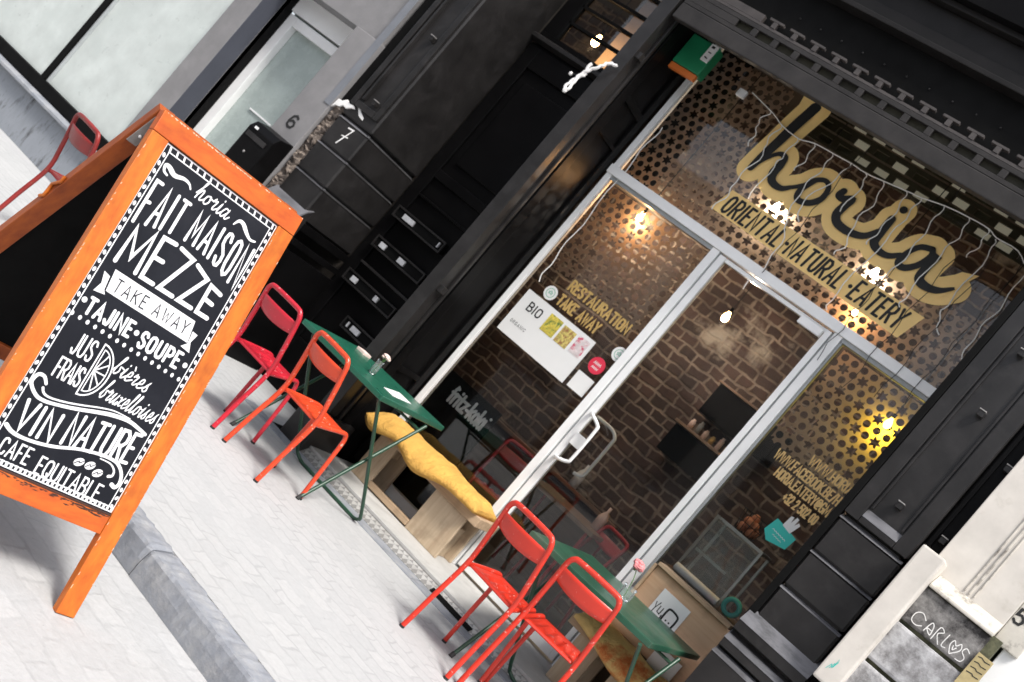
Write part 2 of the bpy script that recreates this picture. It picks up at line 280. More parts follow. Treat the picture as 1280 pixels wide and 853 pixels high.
# ------------------------------------------------------------------ mesh helpers
class MB:
    def __init__(s): s.v = []; s.f = []; s.sm = []
    def add(s, vs, fs, smooth=False):
        b = len(s.v); s.v += [V(p) for p in vs]; s.f += [[b+i for i in f] for f in fs]; s.sm += [smooth]*len(fs); return s
    def box(s, x0, x1, y0, y1, z0, z1):
        x0, x1 = min(x0, x1), max(x0, x1); y0, y1 = min(y0, y1), max(y0, y1); z0, z1 = min(z0, z1), max(z0, z1)
        return s.add([(x, y, z) for x in (x0, x1) for y in (y0, y1) for z in (z0, z1)],
                     [(0, 1, 3, 2), (4, 6, 7, 5), (0, 4, 5, 1), (2, 3, 7, 6), (0, 2, 6, 4), (1, 5, 7, 3)])
    def obox(s, o, ex, ey, ez, a, b, c):
        o = V(o); P = [o+ex*x+ey*y+ez*z for x in a for y in b for z in c]
        return s.add(P, [(0, 1, 3, 2), (4, 6, 7, 5), (0, 4, 5, 1), (2, 3, 7, 6), (0, 2, 6, 4), (1, 5, 7, 3)])
    def prism(s, pts, o, ex, ey, d):
        """2D outline in (ex,ey) extruded by vector d"""
        o = V(o); n = len(pts); a = [o+ex*x+ey*y for x, y in pts]; b = [p+V(d) for p in a]
        return s.add(a+b, [list(range(n))[::-1], list(range(n, 2*n))]+[(i, (i+1) % n, n+(i+1) % n, n+i) for i in range(n)])
    def profx(s, x0, x1, pts):
        n = len(pts); return s.add([(x0, y, z) for y, z in pts]+[(x1, y, z) for y, z in pts], [list(range(n)), list(range(n, 2*n))[::-1]]+[(i, n+i, n+(i+1) % n, (i+1) % n) for i in range(n)])
    def tube(s, pts, r, n=10, caps=True):
        pts = [V(p) for p in pts]; k = len(pts); rs = r if isinstance(r, (list, tuple)) else [r]*k
        ring = []; prev = None
        for i, p in enumerate(pts):
            t = ((pts[min(i+1, k-1)]-pts[max(i-1, 0)])).normalized()
            if prev is None: a = t.orthogonal().normalized()
            else: a = (prev-t*prev.dot(t)); a = a.normalized() if a.length > 1e-6 else t.orthogonal().normalized()
            prev = a; b = t.cross(a)
            ring.append([p+(a*cos(2*pi*j/n)+b*sin(2*pi*j/n))*rs[i] for j in range(n)])
        vs = [q for R in ring for q in R]
        fs = [(i*n+j, i*n+(j+1) % n, (i+1)*n+(j+1) % n, (i+1)*n+j) for i in range(k-1) for j in range(n)]
        s.add(vs, fs, True)
        if caps: s.add(ring[0], [list(range(n))[::-1]]); s.add(ring[-1], [list(range(n))])
        return s
    def lathe(s, prof, c, n=20, axis=None):
        c = V(c); vs = [c+V((r*cos(2*pi*j/n), r*sin(2*pi*j/n), z)) for r, z in prof for j in range(n)]; k = len(prof)
        return s.add(vs, [(i*n+j, i*n+(j+1) % n, (i+1)*n+(j+1) % n, (i+1)*n+j) for i in range(k-1) for j in range(n)], True)
    def blob(s, c, r, seed=0, n=10, amp=.2):
        rnd = random.Random(seed); c = V(c); r = V(r) if not isinstance(r, (int, float)) else V((r, r, r)); vs = []
        for i in range(n+1):
            th = pi*i/n
            for j in range(n):
                ph = 2*pi*j/n; k = 1+rnd.uniform(-amp, amp)
                vs.append(c+V((r.x*sin(th)*cos(ph)*k, r.y*sin(th)*sin(ph)*k, r.z*cos(th)*k)))
        return s.add(vs, [(i*n+j, (i+1)*n+j, (i+1)*n+(j+1) % n, i*n+(j+1) % n) for i in range(n) for j in range(n)], True)
    def build(s, name, mat, parent=None, base=(0, 0, 0), bevel=0, seg=2):
        me = bpy.data.meshes.new(name); b = V(base)
        me.from_pydata([p-b for p in s.v], [], s.f); me.materials.append(M[mat] if isinstance(mat, str) else mat)
        for p, sm in zip(me.polygons, s.sm): p.use_smooth = sm
        bm = bmesh.new(); bm.from_mesh(me); bmesh.ops.recalc_face_normals(bm, faces=bm.faces)
        if bevel:
            ed = [e for e in bm.edges if len(e.link_faces) == 2 and e.calc_face_angle() > .5]
            bmesh.ops.bevel(bm, geom=ed, offset=bevel, segments=seg, affect='EDGES', profile=.6, clamp_overlap=True)
        bm.to_mesh(me); bm.free()
        o = bpy.data.objects.new(name, me); COL.objects.link(o)
        if parent is not None: o.parent = parent
        elif b.length: o.location = b
        return o
def thing(name, label, cat, loc=(0, 0, 0), group=None):
    o = bpy.data.objects.new(name, None); o.empty_display_size = .1; COL.objects.link(o); o.location = loc
    return tag(o, label, cat, group)
def tag(o, label, cat, group=None):
    o['label'] = label; o['category'] = cat
    if group: o['group'] = group
    return o
def struct(o): o['kind'] = 'structure'; return o
def copy_thing(src, label, loc, rz, mats=None):
    c = src.copy(); COL.objects.link(c); c.location = loc; c.rotation_euler = (0, 0, rz); c['label'] = label
    def rec(a, b):
        for ch in list(a.children):
            k = ch.copy(); COL.objects.link(k); k.parent = b
            if mats and ch.data.materials[0].name in mats:
                k.data = ch.data.copy(); k.data.materials[0] = M[mats[ch.data.materials[0].name]]
            rec(ch, k)
    rec(src, c); return c

def smooth(pts, n=6, closed=False):
    out = []; k = len(pts)
    if k < 3: return list(pts)
    for i in range(k-1):
        p0, p1, p2, p3 = pts[max(i-1, 0)], pts[i], pts[i+1], pts[min(i+2, k-1)]
        for j in range(n):
            t = j/n
            out.append(tuple(.5*((2*b)+(-a+c)*t+(2*a-5*b+4*c-d)*t*t+(-a+3*b-3*c+d)*t**3) for a, b, c, d in zip(p0, p1, p2, p3)))
    return out+[tuple(pts[-1])]
# ------------------------------------------------------------------ lettering: pen strokes laid on a plane
class Plane:
    def __init__(s, o, ex, ey, n): s.o = V(o); s.ex = V(ex); s.ey = V(ey); s.n = V(n); s.k = 0; s.mb = MB(); s.pen = 1.0
    def pt(s, x, y, h): return s.o+s.ex*x+s.ey*y+s.n*h
    def stroke(s, pts, w, cap=True):
        w = w*s.pen if isinstance(w, (int, float)) else [q*s.pen for q in w]
        """ribbon of width w (number or list) along pts, every stroke a hair above the one before"""
        s.k += 1; h = .0004+(s.k % 60)*.00002; P = [V((x, y)) for x, y in pts]
        Q = [P[0]]
        for p in P[1:]:
            if (p-Q[-1]).length > 1e-5: Q.append(p)
        P = Q; k = len(P)
        if k < 2: return
        ws = [w]*k if isinstance(w, (int, float)) else [w[min(int(i*len(w)/k), len(w)-1)]*(1)+0 for i in range(k)]
        if not isinstance(w, (int, float)):
            ws = []
            for i in range(k):
                t = i/(k-1)*(len(w)-1); a = int(min(t, len(w)-2)); ws.append(w[a]+(w[a+1]-w[a])*(t-a))
        Lf, Rt = [], []
        for i in range(k):
            d1 = (P[i]-P[i-1]).normalized() if i else (P[1]-P[0]).normalized()
            d2 = (P[i+1]-P[i]).normalized() if i < k-1 else d1
            t = d1+d2; t = t.normalized() if t.length > 1e-4 else d1
            nn = V((-t.y, t.x)); c = max(.45, nn.dot(V((-d1.y, d1.x)))); hw = ws[i]/2/c
            Lf.append(P[i]+nn*hw); Rt.append(P[i]-nn*hw)
        vs = [s.pt(p.x, p.y, h+i*6e-6) for i, p in enumerate(Lf)]+[s.pt(p.x, p.y, h+i*6e-6) for i, p in enumerate(Rt)]
        s.mb.add(vs, [(i, i+1, k+i+1, k+i) for i in range(k-1)])
        if cap:
            for e, d, w_ in ((P[0], (P[0]-P[1]).normalized(), ws[0]), (P[-1], (P[-1]-P[-2]).normalized(), ws[-1])):
                a0 = math.atan2(d.y, d.x); n = 6
                c = [e+V((cos(a0-pi/2+pi*j/n), sin(a0-pi/2+pi*j/n)))*w_/2 for j in range(n+1)]
                s.mb.add([s.pt(p.x, p.y, h) for p in c], [list(range(n+1))])
    def blobs(s, pts, r):
        """wide rounded band made of overlapping discs, each a hair above the last"""
        P = [V(p) for p in pts]; L_ = sum((b-a).length for a, b in zip(P, P[1:])); k = max(2, int(L_/.018)); acc = 0; j = 0; seg = [(b-a).length for a, b in zip(P, P[1:])]
        for i in range(k+1):
            t = L_*i/k
            while j < len(seg)-1 and acc+seg[j] < t: acc += seg[j]; j += 1
            q = P[j]+(P[j+1]-P[j])*min(1, (t-acc)/max(seg[j], 1e-6)); rr = r if isinstance(r, (int, float)) else r[0]+(r[1]-r[0])*i/k
            s.k += 1; h = s.k*.000012; n = 26
            s.mb.add([s.pt(q.x+rr*cos(2*pi*a/n), q.y+rr*sin(2*pi*a/n), h) for a in range(n)], [list(range(n))])
    def poly(s, pts):
        s.k += 1; h = .0002+(s.k % 60)*.00002
        s.mb.add([s.pt(x, y, h) for x, y in pts], [list(range(len(pts)))])
    def disc(s, x, y, rx, ry=None, rot=0, n=14):
        ry = ry or rx; s.poly([(x+rx*cos(2*pi*i/n)*cos(rot)-ry*sin(2*pi*i/n)*sin(rot), y+rx*cos(2*pi*i/n)*sin(rot)+ry*sin(2*pi*i/n)*cos(rot)) for i in range(n)])
    def text(s, t, x0, x1, y0, y1, w, warp=None, gap=.28, shear=0, font=None, jit=0):
        font = font or CAPS; adv = []; x = 0; items = []
        for ch in t:
            if ch == ' ': x += .55; continue
            wd, st = font[ch]; items.append((x, wd, st)); x += wd+gap
        tot = max(x-gap, .01); sc = (x1-x0)/tot; H = y1-y0; rnd = random.Random(len(t))
        for gx, wd, st in items:
            jy = rnd.uniform(-jit, jit)
            for q in st:
                if q[0] == 'o': q = smooth(q[1:], 6)
                P = []
                for a, b in q:
                    X = x0+(gx+a*wd)*sc+shear*b*H; Y = y0+(b+jy)*H
                    if warp: X, Y = warp(X, Y, x0, x1, y0, y1)
                    P.append((X, Y))
                s.stroke(P, w)
    def build(s, name, mat, parent=None, base=(0, 0, 0)): return s.mb.build(name, mat, parent, base)
CAPS = {
 'A': (.62, [[(0, 0), (.5, 1), (1, 0)], [(.2, .33), (.8, .33)]]), 'B': (.55, [[(0, 0), (0, 1), (.65, 1), (.9, .85), (.9, .67), (.65, .53), (0, .53)], [(.65, .53), (1, .38), (1, .15), (.7, 0), (0, 0)]]),
 'C': (.52, [[(1, .78), (.85, .95), (.5, 1), (.15, .95), (0, .78), (0, .22), (.15, .05), (.5, 0), (.85, .05), (1, .22)]]), 'D': (.55, [[(0, 0), (0, 1), (.6, 1), (1, .8), (1, .2), (.6, 0), (0, 0)]]),
 'E': (.46, [[(1, 1), (0, 1), (0, 0), (1, 0)], [(0, .52), (.8, .52)]]), 'F': (.46, [[(1, 1), (0, 1), (0, 0)], [(0, .5), (.75, .5)]]),
 'G': (.55, [[(1, .8), (.7, 1), (.25, 1), (0, .8), (0, .2), (.25, 0), (.75, 0), (1, .2), (1, .45), (.6, .45)]]), 'H': (.56, [[(0, 0), (0, 1)], [(1, 0), (1, 1)], [(0, .5), (1, .5)]]),
 'I': (.05, [[(0, 0), (0, 1)]]), 'J': (.42, [[(1, 1), (1, .2), (.75, 0), (.3, 0), (0, .2)]]), 'K': (.55, [[(0, 0), (0, 1)], [(1, 1), (0, .45)], [(.3, .6), (1, 0)]]), 'L': (.44, [[(0, 1), (0, 0), (1, 0)]]),
 'M': (.75, [[(0, 0), (.08, 1), (.5, .25), (.92, 1), (1, 0)]]), 'N': (.58, [[(0, 0), (0, 1), (1, 0), (1, 1)]]), 'O': (.55, [[(.5, 1), (.15, .93), (0, .75), (0, .25), (.15, .07), (.5, 0), (.85, .07), (1, .25), (1, .75), (.85, .93), (.5, 1)]]),
 'P': (.52, [[(0, 0), (0, 1), (.65, 1), (1, .85), (1, .6), (.65, .45), (0, .45)]]), 'Q': (.58, [[(.5, 1), (.15, .93), (0, .75), (0, .25), (.15, .07), (.5, 0), (.85, .07), (1, .25), (1, .75), (.85, .93), (.5, 1)], [(.6, .25), (1.05, -.08)]]),
 'R': (.54, [[(0, 0), (0, 1), (.65, 1), (1, .85), (1, .62), (.65, .48), (0, .48)], [(.5, .48), (1, 0)]]), 'S': (.5, [[(1, .8), (.8, .97), (.5, 1), (.2, .97), (0, .8), (.08, .62), (.5, .5), (.92, .38), (1, .2), (.8, .03), (.5, 0), (.2, .03), (0, .2)]]),
 'T': (.55, [[(0, 1), (1, 1)], [(.5, 1), (.5, 0)]]), 'U': (.55, [[(0, 1), (0, .22), (.2, .03), (.5, 0), (.8, .03), (1, .22), (1, 1)]]), 'V': (.6, [[(0, 1), (.5, 0), (1, 1)]]), 'W': (.85, [[(0, 1), (.25, 0), (.5, .8), (.75, 0), (1, 1)]]),
 'X': (.6, [[(0, 0), (1, 1)], [(0, 1), (1, 0)]]), 'Y': (.58, [[(0, 1), (.5, .45), (1, 1)], [(.5, .45), (.5, 0)]]), 'Z': (.55, [[(0, 1), (1, 1), (0, 0), (1, 0)]]),
 '0': (.5, [[(.5, 1), (.1, .9), (0, .7), (0, .3), (.1, .1), (.5, 0), (.9, .1), (1, .3), (1, .7), (.9, .9), (.5, 1)]]), '2': (.5, [[(0, .78), (.2, 1), (.8, 1), (1, .78), (.9, .55), (0, 0), (1, 0)]]),
 '3': (.5, [[(0, .85), (.3, 1), (.75, 1), (1, .8), (.8, .55), (.4, .52)], [(.8, .55), (1, .3), (.8, 0), (.3, 0), (0, .15)]]), '5': (.5, [[(.95, 1), (.1, 1), (.03, .55), (.5, .64), (.9, .5), (1, .28), (.8, .03), (.3, 0), (0, .15)]]),
 '6': (.5, [[(.95, .88), (.6, 1), (.2, .85), (0, .45), (.05, .15), (.4, 0), (.8, .05), (1, .28), (.85, .5), (.5, .56), (.1, .4)]]), '7': (.5, [[(0, 1), (1, 1), (.35, 0)], [(.2, .5), (.85, .5)]]),
 '.': (.05, [[(0, 0), (0, .04)]]), '/': (.4, [[(0, -.05), (1, 1.05)]]), '@': (.75, [[(.7, .3), (.4, .25), (.3, .5), (.45, .72), (.7, .68), (.72, .3), (.95, .4), (1, .7), (.7, 1), (.3, 1), (0, .7), (0, .25), (.3, 0), (.8, 0)]]), '+': (.45, [[(0, .45), (1, .45)], [(.5, .2), (.5, .7)]]),
 '-': (.35, [[(0, .45), (1, .45)]]), '*': (.06, [[(0, .45), (0, .5)]]), 'h_': (.5, [])}
LOW = {
 'h': (.55, [['o', (-.1, .25), (.35, .85), (.42, 1), (.28, .95), (.1, 0)], ['o', (.12, .2), (.45, .55), (.65, .48), (.62, .1), (.8, .02), (1.2, .2)]]),
 'o': (.5, [['o', (.55, .5), (.15, .42), (.05, .12), (.4, 0), (.75, .2), (.6, .48), (.8, .42), (1.25, .4)]]),
 'r': (.4, [['o', (0, .4), (.25, .58), (.3, .45), (.7, .5), (.5, .1), (.75, .02), (1.3, .2)]]),
 'i': (.28, [['o', (.1, .15), (.5, .55), (.35, .1), (.7, .0), (1.4, .2)], [(.6, .75), (.62, .79)]]),
 'a': (.55, [['o', (.75, .45), (.3, .5), (.02, .15), (.3, 0), (.7, .3), (.8, .5), (.7, .1), (.9, 0), (1.25, .2)]]),
 'b': (.5, [['o', (-.1, .15), (.35, .75), (.45, 1), (.25, .95), (.1, .2), (.4, 0), (.75, .2), (.6, .45), (1.2, .42)]]),
 'e': (.42, [['o', (.05, .2), (.7, .3), (.65, .52), (.3, .5), (.1, .15), (.45, 0), (1.3, .2)]]), 'g': (.42, []),
 'è': (.42, [['o', (.05, .2), (.7, .3), (.65, .52), (.3, .5), (.1, .15), (.45, 0), (1.3, .2)], [(.3, .86), (.62, .68)]]),
 's': (.4, [['o', (.0, .1), (.55, .55), (.45, .4), (.75, .12), (.4, 0), (.1, .06)]]), 'u': (.6, [['o', (0, .3), (.2, .52), (.15, .1), (.35, 0), (.7, .3), (.78, .5), (.7, .1), (.9, 0), (1.2, .2)]]),
 'x': (.5, [['o', (0, .45), (.3, .45), (.6, .05), (1, .1)], [(.9, .52), (.05, 0)]]), 'l': (.3, [['o', (-.1, .15), (.6, .8), (.6, 1), (.3, .9), (.25, .1), (.6, 0), (1.4, .2)]]),
}
BOLD = {  # heavy round lower case
 'f': (.42, [[(1, .95), (.6, 1), (.4, .8), (.4, 0)], [(0, .6), (.9, .6)]]), 'r': (.38, [[(0, .66), (0, 0)], [(0, .4), (.4, .64), (1, .62)]]), 'i': (.06, [[(0, 0), (0, .62)], [(0, .9), (0, .92)]]), 't': (.4, [[(.4, .9), (.4, .15), (.6, .02), (1, .02)], [(0, .62), (1, .62)]]),
 'z': (.45, [[(0, .62), (1, .62), (0, .02), (1, .02)]]), '-': (.3, [[(0, .33), (1, .33)]]), 'k': (.48, [[(0, 0), (0, 1)], [(1, .66), (0, .3)], [(.3, .4), (1, 0)]]), 'o': (.52, [[(.5, .64), (.1, .5), (0, .32), (.1, .1), (.5, 0), (.9, .1), (1, .32), (.9, .5), (.5, .64)]]),
 'l': (.08, [[(0, 1), (0, 0)]]), 'a': (.5, [[(.9, .34), (.8, .55), (.45, .64), (.1, .5), (0, .32), (.1, .1), (.45, 0), (.8, .1), (.9, .3)], [(1, .64), (1, 0)]])}

X, Y, Z = V((1, 0, 0)), V((0, 1, 0)), V((0, 0, 1))
YF = 6.2     # line of the house fronts
YW = 6.9     # plane of the shop window

# ------------------------------------------------------------------ ground
def sheet(name, mat, x0, x1, y0, y1, z, z1=None, nx=1):
    return struct(MB().box(x0, x1, y0, y1, z-.3, z).build(name, mat))
struct(MB().box(-60, 60, -60, 3.425, -.55, -.13).build('road', 'road'))
struct(MB().box(-60, 60, 3.575, 40, -.55, 0).build('pavement', 'pave'))
kb = MB(); rnd = random.Random(3); x = -2.36-12*.96
while x < 8:
    l = .96+rnd.uniform(-.04, .04) if abs(x+2.36) > 1.2 else .96
    n = 44; vs = []; fs = []; oz = rnd.uniform(-.006, .006); oy = rnd.uniform(-.008, .008)
    for i in range(n+1):
        xx = x+.004+(l-.008)*i/n; e = .010 if i in (0, n) else 0
        pr = [(3.425, -.5), (3.424, -.13), (3.421+rnd.uniform(-.0025, .002), -.06), (3.424+rnd.uniform(-.002, .003)+e, -.010), (3.431+rnd.uniform(-.003, .005)+e, .004-e*.6), (3.49, .008+rnd.uniform(-.003, .003)-e*.5), (3.545, .008+rnd.uniform(-.003, .003)-e*.5), (3.57+rnd.uniform(-.012, .010), .004-e), (3.58, -.5)]
        vs += [(xx, y+(oy if z > -.4 else 0), z+(oz if z > -.1 else 0)) for y, z in pr]
    k = 9
    for i in range(n):
        for j in range(k-1): a = i*k+j; fs.append((a, a+1, a+k+1, a+k))
    fs += [tuple(range(k)), tuple(range(n*k, n*k+k))]
    kb.add(vs, fs); x += l
struct(kb.build('kerb', 'kerb'))
# long edging stones at the foot of the step
eb = MB(); x = -4.6
while x < 2.0:
    l = rnd.uniform(.8, 1.1); eb.box(x, x+l-.006, 6.0, 6.135, -.2, .008); x += l
struct(eb.build('stone_edging', 'kerb', bevel=.006))

# ------------------------------------------------------------------ black shop building
bb = (-3, 6.2, 0)
shop = thing('shop_building', 'black painted shop front with tall glazed window, white framed glass door and rusticated piers', 'building', bb)
def P(mb, name, mat, parent=shop, base=bb, bevel=.003, **k): return mb.build(name, mat, parent, base, bevel, **k)
def pier(x0, x1, back, grooves, top):
    m = MB(); e = .008
    m.box(x0+.012, x1-.022, YF+.024, back, 1.1, top)                       # core behind the joints
    zs = grooves
    for a, b in zip(zs[:-1], zs[1:]): m.box(x0, x1, YF, back-.002, a+e, b-e)
    return m
# left pier with its reveal
LP = pier(-5.755, -5.404, 6.93, [1.13, 1.41, 1.66, 1.905], 1.93)
LP.box(-5.755, -5.404, YF, 6.928, 1.925, 6.8)
P(LP, 'pier', 'black', bevel=.013, seg=1)
m = MB()
for a, b, z0, z1 in ((-5.74, -5.69, 2.02, 6.7), (-5.475, -5.425, 2.02, 6.7), (-5.685, -5.48, 2.02, 2.07)): m.box(a, b, YF-.022, YF+.01, z0, z1)
m.box(-5.66, -5.64, YF-.034, YF+.01, 2.09, 6.7)
P(m, 'pier_moulding', 'black', bevel=.006)
for zz in (1.41, 1.66, 1.905):  # pale strips added so the joints show as sky-lit lines
    P(MB().profx(-5.753, -5.4035, [(YF-.003, zz-.013), (YF+.022, zz+.002), (YF+.022, zz-.013)]), 'joint_lit_line', 'ledge', bevel=0)
    P(MB().prism([(-5.401, zz-.013), (-5.424, zz+.001), (-5.424, zz-.013)], (0, YF+.004, 0), X, Z, Y*.70), 'joint_lit_line', 'arris', bevel=0)
    P(MB().profx(-1.202, -.807, [(YF-.003, zz-.015), (YF+.022, zz+.003), (YF+.022, zz-.015)]), 'joint_lit_line', 'ledge', bevel=0)
prof = [(6.26, 1.235), (6.205, 1.21), (6.135, 1.125), (6.135, 1.07), (6.175, 1.055), (6.125, 1.0), (6.125, .955), (6.165, .945), (6.10, .905), (6.10, -.08), (6.26, -.08)]
P(MB().profx(-5.77, -5.385, prof), 'pier_base', 'black')
m = MB()                                                                  # the returned base along the reveal
for z0, z1, o in ((1.07, 1.13, .03), (.955, 1.0, .04), (-.08, .905, .05)): m.box(-5.40, -5.404+o, 6.262, 6.9, z0, z1)
P(m, 'pier_base', 'blackd')
RP = pier(-1.203, -.805, 7.2, [1.14, 1.415, 1.655, 1.9], 1.93); RP.box(-1.203, -.805, YF+.02, 7.198, 1.925, 6.8)
P(RP, 'pier', 'black', bevel=.013, seg=1)
m = MB()
for a, b, z0, z1 in ((-1.201, -1.115, 1.93, 6.7), (-.893, -.807, 1.93, 6.7), (-1.113, -.895, 1.93, 1.965)): m.box(a, b, YF-.006, YF+.016, z0, z1)
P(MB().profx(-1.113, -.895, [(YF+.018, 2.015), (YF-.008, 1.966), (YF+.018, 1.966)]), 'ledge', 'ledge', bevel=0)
m.box(-1.107, -1.092, YF+.002, YF+.016, 2.03, 6.7); m.box(-.917, -.902, YF+.004, YF+.016, 2.03, 6.7)
P(m, 'pier_moulding', 'black', bevel=.004)
P(MB().profx(-1.235, -.786, prof), 'pier_base', 'black')
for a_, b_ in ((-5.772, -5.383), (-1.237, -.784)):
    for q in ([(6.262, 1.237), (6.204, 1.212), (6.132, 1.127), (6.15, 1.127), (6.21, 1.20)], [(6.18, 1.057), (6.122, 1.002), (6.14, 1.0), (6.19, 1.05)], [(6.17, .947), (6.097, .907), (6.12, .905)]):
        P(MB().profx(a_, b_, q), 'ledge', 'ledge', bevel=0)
m = MB(); m.box(-1.246, -1.205, 6.19, 6.26, .02, 3.77); P(m, 'shutter_guide', 'blackm')
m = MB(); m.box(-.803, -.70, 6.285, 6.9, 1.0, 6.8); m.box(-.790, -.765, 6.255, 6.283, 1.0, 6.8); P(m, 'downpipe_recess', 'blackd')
def studs(name, pts, mat='black'):
    for x, y, z in pts:
        o = P(MB().box(x-.018, x+.018, y-.045, y+.01, z-.02, z+.012), 'bracket', mat, bevel=.004)
        t = P(MB().box(x-.02, x+.02, y-.05, y-.012, z+.014, z+.02), 'bracket_cap', 'bolt', parent=o, bevel=.002)
studs('r', [(-1.0, YF+.016, 2.13), (-.99, YF+.016, 2.775), (-1.03, YF+.016, 3.16), (-.735, 6.285, 2.13), (-.72, 6.285, 2.63)])
studs('l', [(-5.52, YF, 2.74), (-5.535, YF, 2.12)])
# broken masonry edge at the left, chips of white plaster, number painted by hand
m = MB(); rnd = random.Random(5); n = 60; vs = []; fs = []
for i in range(n+1):
    z = .95+1.02*i/n
    for j, x in enumerate((-5.866, -5.84, -5.815, -5.785, -5.757)):
        vs.append((x+(rnd.uniform(-.018, .012) if j == 4 else rnd.uniform(-.006, .006)), YF+.03-rnd.uniform(.0, .042)*(1 if 0 < j < 4 else .3), z+rnd.uniform(-.008, .008)))
for i in range(n):
    for j in range(4): a = i*5+j; fs.append((a, a+1, a+6, a+5))
m.add(vs, fs)
P(m, 'broken_edge', 'rubble', bevel=0)
P(MB().box(-5.864, -5.757, YF+.032, YF+.3, -.1, 6.8), 'edge_core', 'blackm', bevel=0)
P(MB().prism([(-5.862, 1.905), (-5.835, 1.935), (-5.80, 1.94), (-5.775, 1.965), (-5.735, 1.958), (-5.70, 1.985), (-5.665, 1.995), (-5.69, 2.012), (-5.74, 2.005), (-5.775, 2.02), (-5.81, 1.99), (-5.85, 1.985)], (0, YF-.012, 0), X, Z, Y*.02), 'plaster_patch', 'chalkw', bevel=.004)
P(MB().prism([(-5.665, 2.03), (-5.60, 1.975), (-5.545, 1.965), (-5.55, 1.985), (-5.61, 2.01), (-5.655, 2.05)], (0, YF-.004, 0), X, Z, Y*.006), 'plaster_patch', 'chalkw', bevel=0)
pl = Plane((0, YF-.001, 0), X, Z, -Y); pl.stroke([(-5.60, 1.862), (-5.545, 1.868), (-5.602, 1.722)], .011); pl.stroke([(-5.605, 1.79), (-5.545, 1.80)], .009)
P(pl.mb, 'painted_number', 'chalkw', bevel=0)
# recess with the house door
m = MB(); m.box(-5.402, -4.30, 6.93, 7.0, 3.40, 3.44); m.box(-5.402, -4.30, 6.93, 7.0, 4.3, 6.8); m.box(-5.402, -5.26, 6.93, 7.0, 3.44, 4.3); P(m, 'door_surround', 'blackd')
door = P(MB().box(-5.402, -4.20, 6.935, 6.98, 0, 3.32), 'entrance_door', 'blackd', bevel=0)
m = MB(); yd = 6.905
for a, b, z0, z1 in ((-5.39, -5.27, .1, 3.3), (-4.40, -4.25, .1, 3.3), (-5.27, -4.40, 3.12, 3.3), (-5.27, -4.40, 2.02, 2.10), (-5.27, -4.40, 1.84, 1.86), (-5.27, -4.40, .1, .42)): m.box(a, b, yd, 6.936, z0, z1)
P(m, 'door_frame', 'blackd', parent=door, bevel=.008)
m = MB(); m.box(-5.2, -4.45, 6.915, 6.936, 2.2, 3.02); P(m, 'door_panel', 'blackd', parent=door, bevel=.01)
m = MB(); m.profx(-5.42, -4.24, [(6.93, 3.40), (6.86, 3.375), (6.86, 3.345), (6.93, 3.325)]); P(m, 'transom_bar', 'black', bevel=.004)
for (x0, x1, z, wh) in ((-5.30, -4.74, 1.64, [(-5.21, -5.07), (-4.80, -4.77)]), (-5.27, -4.70, 1.365, [(-5.21, -5.13), (-4.99, -4.90)]), (-5.28, -4.70, 1.03, [(-5.21, -5.13), (-4.93, -4.87)]), (-5.0, -4.60, .75, [(-4.96, -4.93), (-4.91, -4.80)])):
    P(MB().box(x0, x1, 6.86, 6.903, z-.042, z+.042), 'letter_slot', 'blackm', parent=door, bevel=0)
    m = MB(); m.box(x0, x1, 6.845, 6.862, z+.036, z+.050); m.box(x0, x1, 6.845, 6.862, z-.050, z-.036); m.box(x0, x0+.012, 6.845, 6.862, z-.036, z+.036); m.box(x1-.012, x1, 6.845, 6.862, z-.036, z+.036)
    P(m, 'slot_rim', 'black', parent=door, bevel=.003)
    for a, b in wh: P(MB().box(a+.01, b-.008, 6.842, 6.858, z-.022, z+.021), 'name_card', 'card_label', parent=door, bevel=.002)
m = MB(); m.box(-5.27, -4.6, 6.89, 6.906, 1.165, 1.185); P(m, 'door_ledge', 'black', parent=door)
# fanlight with glazing bars over the door
fl = P(MB().box(-5.26, -4.3, 6.955, 6.96, 3.44, 4.3), 'fanlight', 'glass', bevel=0)
m = MB()
for z in (3.605, 3.765, 3.925, 4.085): m.box(-5.26, -4.3, 6.93, 6.97, z-.012, z+.012)
m.box(-5.26, -5.24, 6.93, 6.97, 3.44, 4.3); P(m, 'glazing_bar', 'blackm', parent=fl)
# post between door recess and shop window, with its deep panelled reveal
m = MB(); m.box(-4.235, -4.125, YF, 6.30, -.05, 6.8); m.box(-4.225, -4.107, 6.31, 6.34, -.05, 6.8); m.box(-4.235, -4.13, 6.30, 6.31, -.05, 6.8)
P(m, 'post', 'black', bevel=.005)
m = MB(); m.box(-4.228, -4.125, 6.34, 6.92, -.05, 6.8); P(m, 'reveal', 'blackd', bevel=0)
m = MB()
for a, b, z0, z1 in ((6.36, 6.46, .1, 4.0), (6.76, 6.84, .1, 4.0), (6.46, 6.76, 3.2, 3.26), (6.46, 6.76, 2.93, 2.96), (6.46, 6.76, .8, .84)): m.box(-4.124, -4.104, a, b, z0, z1)
P(m, 'reveal_moulding', 'blackd', bevel=.004)
for z in (1.42, 3.45): P(MB().box(-4.128, -4.09, 6.22, 6.28, z-.03, z+.02), 'bracket', 'black')
P(MB().box(-4.29, -4.07, 6.12, 6.5, -.05, .30), 'post_base', 'black', bevel=.01)
